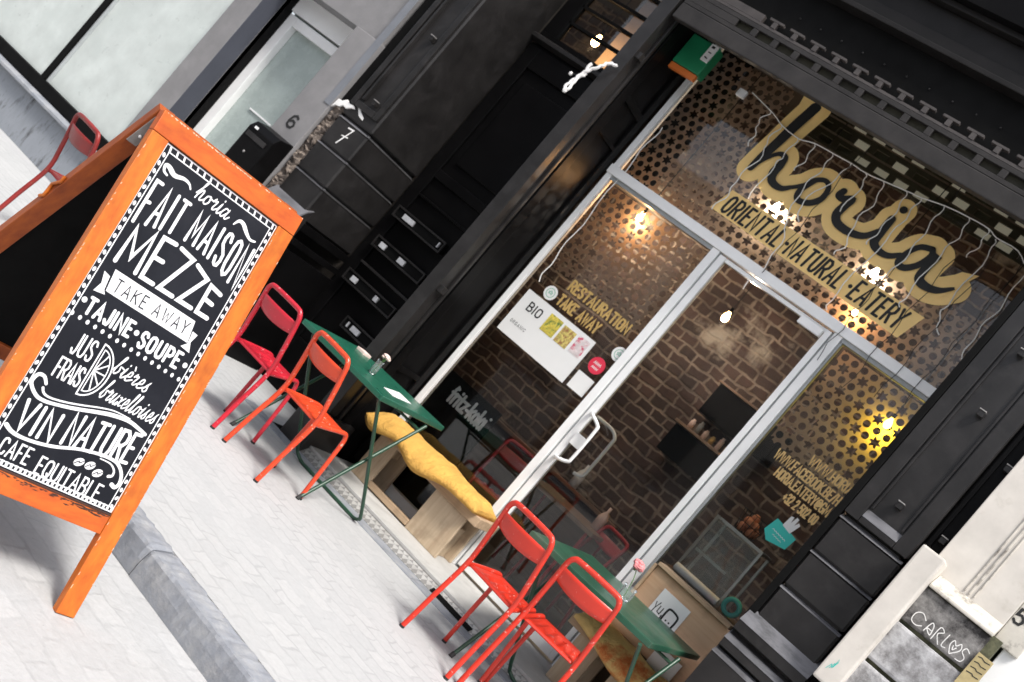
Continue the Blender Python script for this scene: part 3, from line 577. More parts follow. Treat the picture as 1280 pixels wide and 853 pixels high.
# lintel with pierced ventilation strips, dark box above
m = MB(); m.box(-4.1, -1.247, 6.2, 6.26, 3.78, 3.896); P(m, 'lintel', 'iron', bevel=.008)
m = MB(); pit = .1645; n = 15; x0 = -3.708
m.box(-4.1, -1.247, 6.206, 6.24, 3.899, 3.928); m.box(-4.1, -1.247, 6.206, 6.24, 3.982, 4.012)
xs = [x0+i*pit for i in range(n)]
m.box(-4.1, xs[0]+.02, 6.207, 6.238, 3.929, 3.981)
for x in xs[1:]: m.box(x-.022, x+.022, 6.207, 6.238, 3.929, 3.981)
P(m, 'slotted_strip', 'iron', bevel=.003)
P(MB().box(-4.1, -1.247, 6.243, 6.26, 3.9, 4.03), 'slot_backing', painted('olive_backing', (.030, .027, .015), .7, .4, 4), bevel=0)
m = MB(); m.box(-4.1, -1.247, 6.21, 6.25, 4.015, 4.035); m.box(-4.1, -3.56, 6.212, 6.25, 4.036, 4.09)
for i in range(15):
    x = -3.462+i*.1615; m.box(x-.055, x+.055, 6.205, 6.24, 4.078, 4.094); m.box(x-.017, x+.017, 6.205, 6.24, 4.036, 4.077)
P(m, 'vent_strip', painted('worn_grey_metal', (.050, .043, .041), .6, .3, 8, .1), bevel=.002)
P(MB().box(-4.1, -1.247, 6.27, 6.29, 4.03, 4.40), 'vent_backing', 'blackm', bevel=0)
for i in range(14): P(MB().blob((-3.38+i*.161, 6.262, 4.2), (.006, .006, .006), i, 8, .1), 'rivet', 'black', bevel=0)
m = MB(); m.box(-4.1, -1.247, 6.17, 6.30, 4.385, 4.42); m.box(-4.1, -1.247, 6.20, 6.30, 4.421, 4.50); m.box(-4.1, -1.247, 6.16, 6.30, 4.66, 4.70); m.box(-4.1, -1.247, 6.22, 6.30, 4.501, 4.659)
P(m, 'fascia', 'blackt', bevel=.006)
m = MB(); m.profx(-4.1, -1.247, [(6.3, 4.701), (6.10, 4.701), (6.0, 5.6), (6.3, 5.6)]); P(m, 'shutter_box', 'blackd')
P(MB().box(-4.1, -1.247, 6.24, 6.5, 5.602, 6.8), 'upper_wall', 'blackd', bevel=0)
P(MB().box(-4.1, -1.247, 6.34, 6.94, 4.16, 4.22), 'soffit', 'blackm', bevel=0)
P(MB().box(-5.404, -4.25, 7.75, 7.8, 3.0, 4.42), 'hall_wall', painted('tan_plaster', (.36, .27, .19), .8, .15, 2, .1), bevel=0)
# step with tread plate riser and white threshold
P(MB().box(-4.07, -1.2, 6.2, 7.0, .05, .07), 'step', 'sill', bevel=.002)
P(MB().profx(-4.07, -1.2, [(6.142, .006), (6.205, .049), (6.26, .049), (6.26, .006)]), 'ramp_plate', 'tread', bevel=0)
m = MB(); m.box(-4.07, -2.62, 6.222, 6.30, -.1, .049); m.box(-2.28, -1.2, 6.222, 6.30, -.1, .049)
P(MB().box(-4.4, -1.2, 6.137, 6.6, -.3, .003), 'step_channel', 'blackm', bevel=0)
P(MB().profx(-2.72, -2.36, [(6.138, .0075), (6.170, .030), (6.18, .030), (6.18, .0075)]), 'vent_opening', 'blackm', bevel=0)
# window frame
m = MB()
m.box(-4.092, -4.047, 6.86, 6.93, .07, 4.06); m.box(-4.100, -1.25, 6.85, 6.925, 2.812, 2.882)
m.box(-3.085, -3.027, 6.862, 6.93, .07, 2.811); m.box(-2.072, -2.013, 6.862, 6.93, .07, 2.811)
m.box(-4.046, -3.086, 6.866, 6.93, .07, .14); m.box(-2.012, -1.25, 6.866, 6.93, .07, .14)
P(m, 'window_frame', 'frame', bevel=.004)
m = MB(); m.box(-4.046, -3.086, 6.872, 6.93, 2.784, 2.811); m.box(-2.012, -1.25, 6.872, 6.93, 2.784, 2.811); m.box(-3.026, -3.014, 6.885, 6.93, .07, 2.811); m.box(-2.086, -2.073, 6.885, 6.93, .07, 2.811)
m.box(-2.012, -1.996, 6.88, 6.93, .141, 2.783)
P(m, 'frame_bead', 'frameg', bevel=.002)
wp = P(MB().box(-4.046, -3.086, 6.895, 6.9, .14, 2.784), 'window_pane', 'glass', bevel=0)
P(MB().box(-1.996, -1.25, 6.895, 6.9, .14, 2.784), 'window_pane', 'glass', bevel=0)
P(MB().box(-4.046, -1.25, 6.895, 6.9, 2.882, 4.06), 'window_pane', 'glass', bevel=0)
# glass door
m = MB(); m.box(-3.012, -2.962, 6.868, 6.92, .09, 2.80); m.box(-2.128, -2.088, 6.868, 6.92, .09, 2.80); m.box(-2.961, -2.129, 6.87, 6.92, .09, .17); m.box(-2.961, -2.129, 6.874, 6.92, 2.772, 2.80)
gd = P(m, 'glass_door', 'frame', bevel=.004)
P(MB().box(-2.961, -2.129, 6.893, 6.898, .171, 2.771), 'door_pane', 'glass', parent=gd, bevel=0)
P(MB().tube(smooth([(-2.975, 6.87, 1.435), (-2.93, 6.80, 1.43), (-2.86, 6.80, 1.40), (-2.845, 6.80, 1.36), (-2.845, 6.80, 1.13), (-2.86, 6.80, 1.09), (-2.93, 6.80, 1.065), (-2.975, 6.87, 1.06)]), .0125), 'door_handle', 'frame', parent=gd, bevel=0)
P(MB().tube(smooth([(-2.955, 6.93, 1.44), (-2.86, 7.02, 1.44), (-2.80, 7.02, 1.41), (-2.79, 7.02, 1.36), (-2.79, 7.02, 1.12), (-2.80, 7.02, 1.07), (-2.86, 7.02, 1.05)]), .0125), 'door_handle', 'frame', parent=gd, bevel=0)
P(MB().box(-2.962, -2.862, 6.85, 6.868, 1.19, 1.28), 'lock_plate', 'frame', parent=gd, bevel=.004)
P(MB().box(-2.30, -2.13, 6.83, 6.867, 2.722, 2.778), 'door_closer', 'frame', parent=gd, bevel=.004)
# room behind
ZI = .05; YB = 8.6
P(MB().box(-6.6, .6, YB, YB+.1, ZI, 4.5), 'brick_wall', 'brick', bevel=0)
P(MB().box(-6.6, .6, 7.0, YB, -.1, ZI), 'floor', 'floor', bevel=0)
P(MB().box(-6.6, .6, 6.95, YB, 4.42, 4.5), 'ceiling', 'ceil', bevel=0)
P(MB().box(-6.7, -6.6, 6.95, YB, ZI, 4.5), 'side_wall', 'ceil', bevel=0); P(MB().box(.6, .7, 6.95, YB, ZI, 4.5), 'side_wall', 'ceil', bevel=0)
P(MB().box(-6.6, -5.405, 6.95, 6.99, ZI, 4.42), 'inner_wall', 'ceil', bevel=0); P(MB().box(-1.2, .6, 7.2, 7.24, ZI, 4.42), 'inner_wall', 'ceil', bevel=0)
P(MB().box(-5.405, -4.10, 6.985, 7.0, ZI, 3.4), 'inner_wall', 'blackm', bevel=0)
P(MB().box(-4.9, -2.9, YB-.09, YB-.002, .83, .86), 'wall_ledge', 'midwood'); P(MB().box(-4.9, -2.9, YB-.03, YB-.003, ZI, .829), 'wainscot', 'darkwood', bevel=0)

P(MB().box(-4.27, -4.24, 6.985, 7.8, 3.0, 4.42), 'inner_wall', 'blackm', bevel=0)  # added black wall, blocks the lit hall from the shop window
# ------------------------------------------------------------------ neighbouring house at the left
gb = (-8, 6.2, 0)
gh = thing('grey_building', 'grey rendered house with white shop glazing, black frame and stained stone plinth', 'building', gb)
def G(mb, name, mat, parent=gh, bevel=.003): return mb.build(name, mat, parent, gb, bevel)
G(MB().box(-16, -7.38, YF-.03, YF+.4, -.5, .40), 'plinth', 'plinth', bevel=.01)
G(MB().profx(-16, -7.375, [(YF-.10, .40), (YF-.10, .425), (YF+.05, .455), (YF+.05, .40)]), 'sill', 'kerb')
G(MB().box(-16, -7.36, YF-.01, YF+.1, .455, .555), 'shop_window_frame', 'blackm')
G(MB().box(-16, -7.36, YF+.05, YF+.07, .556, 5.2), 'frosted_pane', 'frost', bevel=0)
G(MB().box(-8.62, -8.56, YF-.005, YF+.049, .556, 5.2), 'mullion', 'blackm'); G(MB().box(-11.6, -11.54, YF-.005, YF+.049, .556, 5.2), 'mullion', 'blackm')
G(MB().box(-8.558, -8.54, YF+.02, YF+.049, .556, 5.2), 'mullion_bead', 'frameg')
G(MB().box(-7.358, -7.112, YF-.03, YF+.2, -.5, 6.8), 'pilaster', 'grey', bevel=.006)
m = MB(); m.box(-7.14, -7.114, YF+.2, 6.345, -.2, 2.5); m.box(-7.15, -7.1125, YF-.0, YF+.2, -.2, 2.6); m = MB().box(-7.20, -7.111, YF-.028, 6.35, -.2, 2.62); G(m, 'reveal', 'navy', bevel=0)
G(MB().box(-7.22, -7.112, 6.351, 6.482, -.2, 2.62), 'door_casing', 'blackd', bevel=.004)
d = G(MB().box(-7.16, -6.0, 6.56, 6.60, -.1, 2.40), 'door', 'frost2', bevel=0)
m = MB(); m.box(-7.17, -7.022, 6.484, 6.558, -.1, 2.315); m.box(-7.0215, -6.0, 6.484, 6.558, 2.235, 2.315); G(m, 'door_frame', 'frame', parent=d, bevel=.004)
m = MB(); m.box(-6.85, -6.55, 6.545, 6.559, 1.50, 1.515); G(m, 'door_bar', 'frame', parent=d)
G(MB().box(-7.17, -6.0, 6.46, 6.7, 2.335, 2.52), 'door_head', 'frame', bevel=.006)
G(MB().box(-7.2, -5.9, YF+.02, 6.8, 2.50, 6.8), 'wall', 'grey', bevel=.004)
G(MB().box(-6.172, -5.865, YF-.02, 6.8, -.3, 2.499), 'wall', 'grey', bevel=.006)
G(MB().box(-5.93, -5.862, YF-.026, YF-.021, 1.9, 6.8), 'corner_strip', painted('blue_grey_trim', (.17, .18, .20), .5, .1, 4), bevel=.001)
pl = Plane((0, YF-.022, 0), X, Z, -Y); pl.text('6', -6.075, -6.005, 1.585, 1.69, .02, shear=0)
G(pl.mb, 'house_number', 'ink', bevel=0)
mbx = tag(MB().box(0, .001, 0, .001, 0, .001).build('letter_box', 'blackm'), '', '') if False else None
mb_ = thing('letter_box', 'black metal letter box on the grey wall below the number six', 'letter box', (-6.05, 6.1, 1.3))
m = MB(); m.prism([(6.175, 1.10), (5.99, 1.10), (5.99, 1.42), (6.03, 1.475), (6.175, 1.50)], (-6.16, 0, 0), Y, Z, X*.30)
m.build('body', 'blackd', mb_, (-6.05, 6.1, 1.3), .008)
m = MB(); m.box(-6.13, -5.90, 5.982, 5.989, 1.345, 1.385); m.build('flap', 'black', mb_, (-6.05, 6.1, 1.3), .002)
m = MB(); m.box(-6.095, -6.06, 5.98, 5.989, 1.42, 1.44); m.build('name_plate', 'paper', mb_, (-6.05, 6.1, 1.3), .001)
m = MB(); m.blob((-6.03, 5.985, 1.24), (.01, .006, .01), 1, 8, 0); m.build('lock', 'bolt', mb_, (-6.05, 6.1, 1.3))

# ------------------------------------------------------------------ cream house at the right
cb = (0, 6.2, 0)
ch = thing('cream_building', 'cream painted house with sooty stone base and chalked graffiti beside the black shop', 'building', cb)
def C(mb, name, mat, parent=ch, bevel=.006): return mb.build(name, mat, parent, cb, bevel)
C(MB().box(-.70, -.26, 6.2, 6.9, 1.93, 6.8), 'wall', 'cream')
m = MB()
for a, b in ((-.50, -.493), (-.475, -.465), (-.447, -.441)): m.box(a, b, 6.192, 6.2015, 1.99, 6.8)
C(m, 'wall_moulding', 'creamd', bevel=.002)
C(MB().box(-.765, -.632, 6.0, 6.3, 1.17, 2.035), 'corner_block', 'cream', bevel=.012)
m = MB(); rnd = random.Random(8)
pl = Plane((0, 5.999, 0), X, Z, -Y)
for i in range(3): pl.stroke([(-.735+.012*i, 1.24+.012*i), (-.725+.01*i, 1.275+.012*i), (-.715+.006*i, 1.26+.018*i), (-.71, 1.29+.012*i)], .003)
C(pl.mb, 'scribble', 'teal', bevel=0)
C(MB().box(-.655, -.262, 6.105, 6.6, 1.675, 1.885), 'stone_course', 'stone1', bevel=.014)
C(MB().profx(-.63, -.262, [(6.19, 1.975), (6.085, 1.905), (6.085, 1.888), (6.3, 1.888)]), 'stone_ledge', 'creamd')
C(MB().box(-.67, -.20, 6.095, 6.6, 1.415, 1.655), 'stone_course', 'stone2', bevel=.016)
C(MB().box(-.68, -.20, 6.085, 6.6, 1.15, 1.395), 'stone_course', 'stone2', bevel=.016)
C(MB().box(-.69, -.20, 6.08, 6.6, -.1, 1.13), 'stone_course', 'stone2', bevel=.016)
C(MB().box(-.66, -.21, 6.13, 6.6, 1.0, 1.9), 'mortar', 'moss', bevel=0)
pl = Plane((0, 6.104, 0), X, Z, -Y)
for st in ([(-.535, 1.745), (-.565, 1.765), (-.592, 1.745), (-.59, 1.705), (-.56, 1.695), (-.535, 1.71)], [(-.515, 1.70), (-.505, 1.755), (-.488, 1.745), (-.48, 1.70), (-.51, 1.72), (-.485, 1.722)], [(-.465, 1.69), (-.462, 1.765), (-.435, 1.755), (-.455, 1.73), (-.425, 1.69)], [(-.41, 1.765), (-.412, 1.70), (-.39, 1.70)],
           [(-.36, 1.69), (-.382, 1.73), (-.375, 1.76), (-.357, 1.742), (-.342, 1.765), (-.33, 1.735), (-.36, 1.69)], [(-.367, 1.735), (-.36, 1.715), (-.35, 1.735)], [(-.29, 1.755), (-.312, 1.765), (-.32, 1.74), (-.295, 1.72), (-.30, 1.695), (-.325, 1.69)]):
    pl.stroke(smooth(st, 4), .0048)
C(pl.mb, 'graffiti', 'chalkw', bevel=0)
C(MB().box(-.258, -.12, 6.21, 6.6, 1.885, 6.8), 'door_jamb', 'creamd'); C(MB().box(-.195, .1, 6.24, 6.6, 1.68, 2.0), 'door_panel', 'frame')
pl = Plane((0, 6.209, 0), X, Z, -Y); pl.text('5', -.247, -.205, 2.02, 2.095, .014); C(pl.mb, 'house_number', 'ink', bevel=0)
stk = C(MB().box(-.262, -.18, 6.082, 6.094, 1.60, 1.79), 'notice', painted('yellow_notice', (.42, .34, .17), .7, .2, 20), bevel=.002)
pl = Plane((0, 6.0815, 0), X, Z, -Y)
for i in range(4): pl.stroke([(-.25, 1.77-.03*i), (-.235+.004*i, 1.775-.03*i), (-.215, 1.768-.03*i), (-.19, 1.772-.03*i)], .005)
C(pl.mb, 'notice_print', 'ink', parent=stk, bevel=0)
C(MB().box(-.10, 1.4, 6.35, 6.6, -.1, 1.67), 'doorway', 'blackm', bevel=0); C(MB().box(.101, 1.4, 6.36, 6.6, 1.671, 6.8), 'doorway', 'blackd', bevel=0)
C(MB().box(-.118, .1, 6.245, 6.6, 2.003, 6.8), 'door_casing', 'cream')

# ------------------------------------------------------------------ row of houses across the street (seen only in the glass)
def street_house(label, x0, x1, h, mat):
    c = ((x0+x1)/2, -7.5, 0); oh = thing('street_house', label, 'house', c)
    MB().box(x0, x1, -14, -7.5, -.5, h).build('wall', mat, oh, c, 0); n = max(1, int((x1-x0)/2.2)); w_ = (x1-x0)/n
    for i in range(n):
        for z in (1.0, 4.2, 7.4):
            if z+1.9 > h: continue
            w = MB().box(x0+w_*i+.5, x0+w_*(i+1)-.5, -7.499, -7.45, z, z+1.8).build('window', 'oppw', oh, c, .01)
            MB().box(x0+w_*i+.42, x0+w_*(i+1)-.42, -7.499, -7.36, z-.12, z-.002).build('window_sill', 'stone2', w, c, .01)
    MB().box(x0-.05, x1+.05, -14, -7.2, h+.002, h+.25).build('cornice', 'stone2', oh, c, .02)
street_house('brown rendered house far along the opposite side of the street', -34, -14.2, 7.6, 'opp')
street_house('white house across the street, mirrored pale in the shop glass', -14, -9.8, 6.3, 'cream')
street_house('taller brown house across the street, mirrored dark in the shop glass', -9.6, -6.6, 9.2, 'opp')
street_house('low white house across the street facing the glass door', -6.4, -1.2, 4.4, 'cream')
street_house('brown rendered house behind the camera at the right', -1, 16, 5.0, 'opp')

# ------------------------------------------------------------------ sandwich board in the foreground
yw, tl = radians(74.97), radians(18.09); BW, BL = .6457, 1.5349; f0 = V((-2.18475, 2.92811, -.13))
ex = V((cos(yw), sin(yw), 0)); bn = V((-sin(yw), cos(yw), 0)); up = Z*cos(tl)+bn*sin(tl); bw = ex.cross(up)
tb = tuple(f0)
ab = thing('sandwich_board', 'orange framed chalkboard sandwich board standing in the street, lettered menu in white chalk', 'sandwich board', tb)
def A(mb, name, mat, parent=ab, bevel=.003): return mb.build(name, mat, parent, tb, bevel)
A(MB().obox(f0, ex, up, bw, (-.072, 0), (.004, BL-.074), (-.03, 0)), 'stile', 'oranged'); A(MB().obox(f0, ex, up, bw, (-BW, -BW+.066), (.004, BL-.074), (-.03, 0)), 'stile', 'oranged')
A(MB().obox(f0, ex, up, bw, (-BW, 0), (BL-.0725, BL), (-.03, .0008)), 'rail', 'orangerail'); A(MB().obox(f0, ex, up, bw, (-BW+.067, -.073), (.278, .342), (-.03, -.002)), 'rail', 'orangerail')
bd = A(MB().obox(f0, ex, up, bw, (-BW+.064, -.070), (.343, BL-.0735), (-.022, -.010)), 'chalkboard', 'board', bevel=0)
A(MB().obox(f0, ex, up, bw, (-BW+.067, -.073), (.3425, .3495), (-.0095, -.003)), 'worn_lip', 'rubbed', bevel=.001)
rnd = random.Random(31); pw = Plane(f0-bw*.0018, ex, up, bw)
for i in range(90):
    u = -BW+.08+rnd.random()*(BW-.16); w_ = rnd.uniform(.004, .03)*(1 if u < -.25 else 2); v = .341-abs(rnd.gauss(0, .006)); pw.poly([(u, v), (u+w_*.5, v-rnd.uniform(.001, .004)), (u+w_, v), (u+w_*.6, v+.001)])
A(pw.mb, 'worn_paint', 'rubbed', bevel=0)
pw = Plane(f0+bw*.0004, ex, up, bw)
for i in range(110):
    v = rnd.uniform(.03, BL-.09); u = rnd.choice([-.0035, -.0695, -BW+.003]); l = rnd.uniform(.004, .02)*rnd.random(); pw.poly([(u-.002, v), (u+.0015, v+l*.3), (u+.002, v+l), (u-.001, v+l*.8)])
for i in range(50):
    u = -rnd.random()*BW*.98-.006; l = rnd.uniform(.003, .012); pw.mb.add([pw.pt(u, BL-.003, .0009), pw.pt(u+l, BL-.004+rnd.uniform(-.003, 0), .0009), pw.pt(u+l*1.4, BL-.001, .0009), pw.pt(u+.002, BL-.0005, .0009)], [(0, 1, 2, 3)])
A(pw.mb, 'worn_edge', 'chipw', bevel=0)
pl = Plane(f0-bw*.010, ex, up, bw); pl.pen = .86
u0, u1, v0, v1 = -.579, -.070, .353, 1.459
for a in (.003, ):
    pl.stroke([(u0+a, v0+a), (u1-a, v0+a), (u1-a, v1-a), (u0+a, v1-a), (u0+a, v0+a)], .005, False)
b = .023
pl.stroke([(u0+b, v0+b-.006), (u1-b, v0+b-.006), (u1-b, v1-b), (u0+b, v1-b), (u0+b, v0+b-.006)], .0045, False)
rnd = random.Random(2)
nv = 36
for i in range(nv):
    v = v0+.02+(v1-v0-.06)*i/(nv-1)
    pl.disc(u0+b/2+.001, v, .0055, .0082, rnd.uniform(-.4, .4), 10); pl.disc(u1-b/2-.001, v, .0055, .0078, rnd.uniform(-.6, .6), 10)
for i in range(17):
    u = u0+.02+(u1-u0-.04)*i/16; pl.stroke([(u, v1-.004), (u+.004, v1-b)], .0085, False)
for i in range(30):
    u = u0+.012+(u1-u0-.024)*i/29; pl.poly([(u, v0+.006), (u+.0095, v0+.006), (u+.0095, v0+.020), (u, v0+.020)])
# scrolls beside the name
pl.stroke(smooth([(-.522, 1.372), (-.538, 1.378), (-.544, 1.395), (-.53, 1.398), (-.50, 1.386), (-.465, 1.395), (-.44, 1.392), (-.427, 1.380)]), [.008, .012, .02, .012, .006])
pl.stroke(smooth([(-.225, 1.372), (-.212, 1.392), (-.192, 1.392), (-.165, 1.374), (-.14, 1.362), (-.118, 1.366)]), [.006, .014, .018, .012, .008])
pl.text('horia', -.402, -.262, 1.368, 1.432, .0062, font=LOW, gap=.1, shear=.15)
def wf(x, y, x0, x1, y0, y1):
    t = (x-x0)/(x1-x0); return x, y+.045*math.sin(pi*t)*(1-(y-y0)/(y1-y0))
pl.text('FAIT MAISON', -.540, -.104, 1.190, 1.340, .0135, warp=wf, gap=.42)
def wz(x, y, x0, x1, y0, y1):
    t = (x-x0)/(x1-x0); return x, y+((.040*math.sin(pi*min(1, t*1.1))-.03*t)*((y-y0)/(y1-y0)))
pl.text('MEZZE', -.522, -.130, 1.057, 1.178, .0175, warp=wz, gap=.22)
pl.poly([(-.505, 1.034), (-.496, .961), (-.148, .953), (-.163, 1.028)][::-1])
pl.poly([(-.534, 1.012), (-.509, 1.006), (-.502, .962), (-.492, .949), (-.533, .943), (-.522, .975)]); pl.poly([(-.128, .992), (-.152, .995), (-.146, .952), (-.165, .933), (-.122, .927), (-.138, .96)])
pk = Plane(f0-bw*.0085, ex, up, bw); pk.text('TAKE AWAY', -.478, -.176, .972, 1.014, .0042, gap=.4)
pl.text('TAJINE', -.522, -.350, .872, .922, .0125, gap=.36); pl.text('SOUPE', -.305, -.140, .862, .914, .0125, gap=.38)
for u, v in ((-.541, .905), (-.329, .897), (-.112, .885)): pl.disc(u, v, .0095)
for i in range(16): pl.disc(-.553+.447*i/15, .852-.017*i/15, .0062, .0075)
pl.text('JUS', -.494, -.422, .745, .812, .0075, gap=.28); pl.text('FRAIS', -.504, -.413, .660, .722, .0075, gap=.22)
c0 = V((-.402, .730))
pl.stroke([(c0.x+.0, c0.y+.088)]+[(c0.x+.068*sin(pi*i/16), c0.y+.088*cos(pi*i/16)) for i in range(1, 16)]+[(c0.x, c0.y-.088), (c0.x, c0.y+.088)], .006)
pl.stroke([(c0.x+.010+.046*sin(pi*i/16), c0.y+.072*cos(pi*i/16)) for i in range(17)]+[(c0.x+.010, c0.y+.072)], .0045)
for a in (30, 60, 90, 120, 150): pl.stroke([(c0.x+.012, c0.y), (c0.x+.010+.046*sin(radians(a)), c0.y+.072*cos(radians(a)))], .0055)
pl.text('bières', -.335, -.190, .752, .815, .0058, font=LOW, gap=.12, shear=.25, warp=lambda x, y, *k: (x, y-.06*(x+.335)))
pl.text('bruxelloises', -.332, -.108, .665, .730, .0052, font=LOW, gap=.1, shear=.25)
pl.stroke(smooth([(-.505, .628), (-.522, .645), (-.543, .642), (-.548, .612), (-.515, .585), (-.48, .580), (-.43, .588), (-.37, .602), (-.30, .622), (-.25, .634), (-.19, .640), (-.14, .632), (-.110, .625)]), [.012, .014, .012, .016, .012])
pl.stroke(smooth([(-.507, .613), (-.495, .60), (-.47, .596), (-.42, .604), (-.366, .618), (-.30, .638), (-.25, .648), (-.19, .648)]), [.010, .007, .006, .004])
pl.text('VIN', -.525, -.400, .472, .563, .0135, gap=.3, warp=lambda x, y, *k: (x, y+.04*(x+.52)*.3)); pl.text('NATURE', -.360, -.118, .488, .588, .0135, gap=.28, warp=lambda x, y, *k: (x, y+.12*(x+.36)))
pl.stroke(smooth([(-.546, .470), (-.52, .458), (-.485, .454), (-.43, .458), (-.369, .470), (-.30, .492), (-.25, .502), (-.20, .508), (-.15, .505), (-.116, .482), (-.102, .450), (-.110, .432), (-.126, .436)]), [.016, .012, .012, .012, .014, .016])
pl.stroke(smooth([(-.21, .495), (-.17, .494), (-.145, .48), (-.14, .462), (-.152, .455)]), [.004, .008, .012])
for u, v in ((-.270, .458), (-.229, .462), (-.192, .450)): pl.disc(u, v, .019, .013, .5)
pl.text('CAFE', -.525, -.425, .385, .436, .0075, gap=.3); pl.text('EQUITABLE', -.388, -.148, .374, .428, .0075, gap=.26, warp=lambda x, y, *k: (x, y-.03*(x+.388)))
A(pl.mb, 'chalk_lettering', 'chalk', parent=bd, bevel=0); A(pk.mb, 'banner_lettering', 'board', parent=bd, bevel=0)
pd = Plane(f0-bw*.0092, ex, up, bw)
for u, v in ((-.270, .458), (-.229, .462), (-.192, .450)): pd.stroke(smooth([(u-.014, v-.009), (u-.002, v+.003), (u+.002, v-.002), (u+.014, v+.009)]), .003)
A(pd.mb, 'bean_lines', 'board', parent=bd, bevel=0)
# rear leaf
ra = radians(25); T = f0+up*BL+bn*.035-bw*.01; dn = bn*sin(ra)-Z*cos(ra); rn = ex.cross(dn); RL = (T.z+.128)/cos(ra)
if rn.dot(V((1, 0, 0))) < 0: rn = -rn
A(MB().obox(T, ex, dn, rn, (-BW, -BW+.066), (0, RL), (-.016, .016)), 'rear_stile', 'orangerear'); A(MB().obox(T, ex, dn, rn, (-.066, 0), (0, RL), (-.016, .016)), 'rear_stile', 'orangerear')
A(MB().obox(T, ex, dn, rn, (-BW+.067, -.067), (.0, .07), (-.014, .014)), 'rear_rail', 'orangerear'); A(MB().obox(T, ex, dn, rn, (-BW+.067, -.067), (1.18, 1.25), (-.014, .014)), 'rear_rail', 'orangerear')
A(MB().obox(T, ex, dn, rn, (-BW+.065, -.065), (.071, 1.179), (-.006, .004)), 'rear_panel', 'blackm', bevel=0)
A(MB().obox(T, ex, dn, rn, (-BW+.01, -BW+.05), (.03, .16), (.0165, .0205)), 'hinge', 'bolt', bevel=.001)
for k in (.06, .12): A(MB().blob(T+ex*(-BW+.03)+dn*k+rn*.022, .006, 1, 8, 0), 'hinge_screw', 'frame', bevel=0)
A(MB().tube([T+ex*(-BW-.006)+dn*(.42+.02*i)+rn*(.012*sin(i*1.6)) for i in range(7)], .006, 8), 'hook', 'oranged', bevel=0)

# ------------------------------------------------------------------ chairs
def make_chair(label, mat, group):
    t = thing('metal_chair', label, 'chair', (0, 0, 0), group)
    r = .0146; Bt = lambda m, n, mt, p=t, bv=0: m.build(n, mt, p, (0, 0, 0), bv)
    back = smooth([(-.187, -.2, 0), (-.183, -.165, .2), (-.178, -.122, .43), (-.172, -.148, .58), (-.165, -.195, .75), (-.160, -.208, .790), (-.145, -.214, .813), (-.118, -.217, .822), (0, -.222, .825),
                   (.118, -.217, .822), (.145, -.214, .813), (.160, -.208, .790), (.165, -.195, .75), (.172, -.148, .58), (.178, -.122, .43), (.183, -.165, .2), (.187, -.2, 0)], 5)
    fr = Bt(MB().tube(back, r), 'back_frame', mat)
    for s in (-1, 1):
        Bt(MB().tube(smooth([(s*.178, -.122, .43), (s*.165, 0, .442), (s*.148, .12, .453), (s*.14, .172, .452), (s*.139, .192, .432), (s*.142, .20, .39), (s*.150, .205, .2), (s*.156, .21, 0)], 5), r*.92), 'leg', mat)
        for x, y, z in ((s*.187, -.2, 0), (s*.156, .21, 0)): Bt(MB().tube([(x, y, -.0), (x, y, .012)], r*1.06), 'foot_cap', 'foot')
    n = 30; vs = []; fs = []
    def seat(u, v, dz):
        hw = .160+(.128-.160)*v; x = (u*2-1)*hw; y = -.118+v*.30; e = max(abs(u*2-1), abs(v*2-1))
        d = math.hypot((u-.5)*1.0, (v-.5)*1.1); k_ = max(0, min(1, (.44-abs(u-.5))*12))*max(0, min(1, (v-.06)*9))*max(0, min(1, (.80-v)*5)); z = .444+.014*v-.006*(1-e**2)+k_*.0075*(1+cos((u-.5)*2*pi*4.5))-(.010 if e > .99 else 0)
        return (x, y, z+dz)
    for dz in (0, -.006):
        vs += [seat(i/n, j/n, dz) for j in range(n+1) for i in range(n+1)]
    K = (n+1)**2
    for j in range(n):
        for i in range(n):
            a = j*(n+1)+i; fs.append((a, a+1, a+n+2, a+n+1)); fs.append((K+a, K+a+n+1, K+a+n+2, K+a+1))
    for j in range(n):
        for a, b in ((j*(n+1), (j+1)*(n+1)), ((j+1)*(n+1)+n, j*(n+1)+n), (j+1, j), (n*(n+1)+j, n*(n+1)+j+1)): fs.append((a, b, K+b, K+a))
    Bt(MB().add(vs, fs, True), 'seat', mat)
    vs = []; fs = []; n = 12
    for dy in (0, -.004):
        for j in range(5):
            v = j/4
            for i in range(n+1):
                u = i/n*2-1; hw = .163+.004*(1-v); z = .682+.075*v-.020*(1-v)*(1-u*u)+.0*v
                y = -.172-.03*v-.030*(1-u*u)+.002; vs.append((u*hw, y+dy, z))
    K = 5*(n+1)
    for j in range(4):
        for i in range(n):
            a = j*(n+1)+i; fs.append((a, a+1, a+n+2, a+n+1)); fs.append((K+a, K+a+n+1, K+a+n+2, K+a+1))
    for i in range(n):
        fs.append((i, K+i, K+i+1, i+1)); a = 4*(n+1)+i; fs.append((a, a+1, K+a+1, K+a))
    Bt(MB().add(vs, fs, True), 'back_slat', mat)
    return t
CG = 'slatted metal chairs along the pavement'
c1 = make_chair('orange metal chair at the table left of the door, its back to the street', 'orangechair', CG)
def mset(n): return {'orange_enamel': n}
copy_thing(c1, 'crimson metal chair half hidden behind the sandwich board', (-4.06, 5.235, 0), radians(-2), mset('crimson'))
copy_thing(c1, 'red metal chair in front of the glass door, left one of its pair', (-2.09, 5.395, 0), radians(-5), mset('red'))
copy_thing(c1, 'red metal chair overlapping its twin, nearest the plywood crate', (-1.73, 5.475, 0), radians(10), mset('red'))
copy_thing(c1, 'dull rusty red metal chair beyond the sandwich board by the stone plinth', (-5.543, 4.664, 0), radians(-6.8), mset('brownred'))
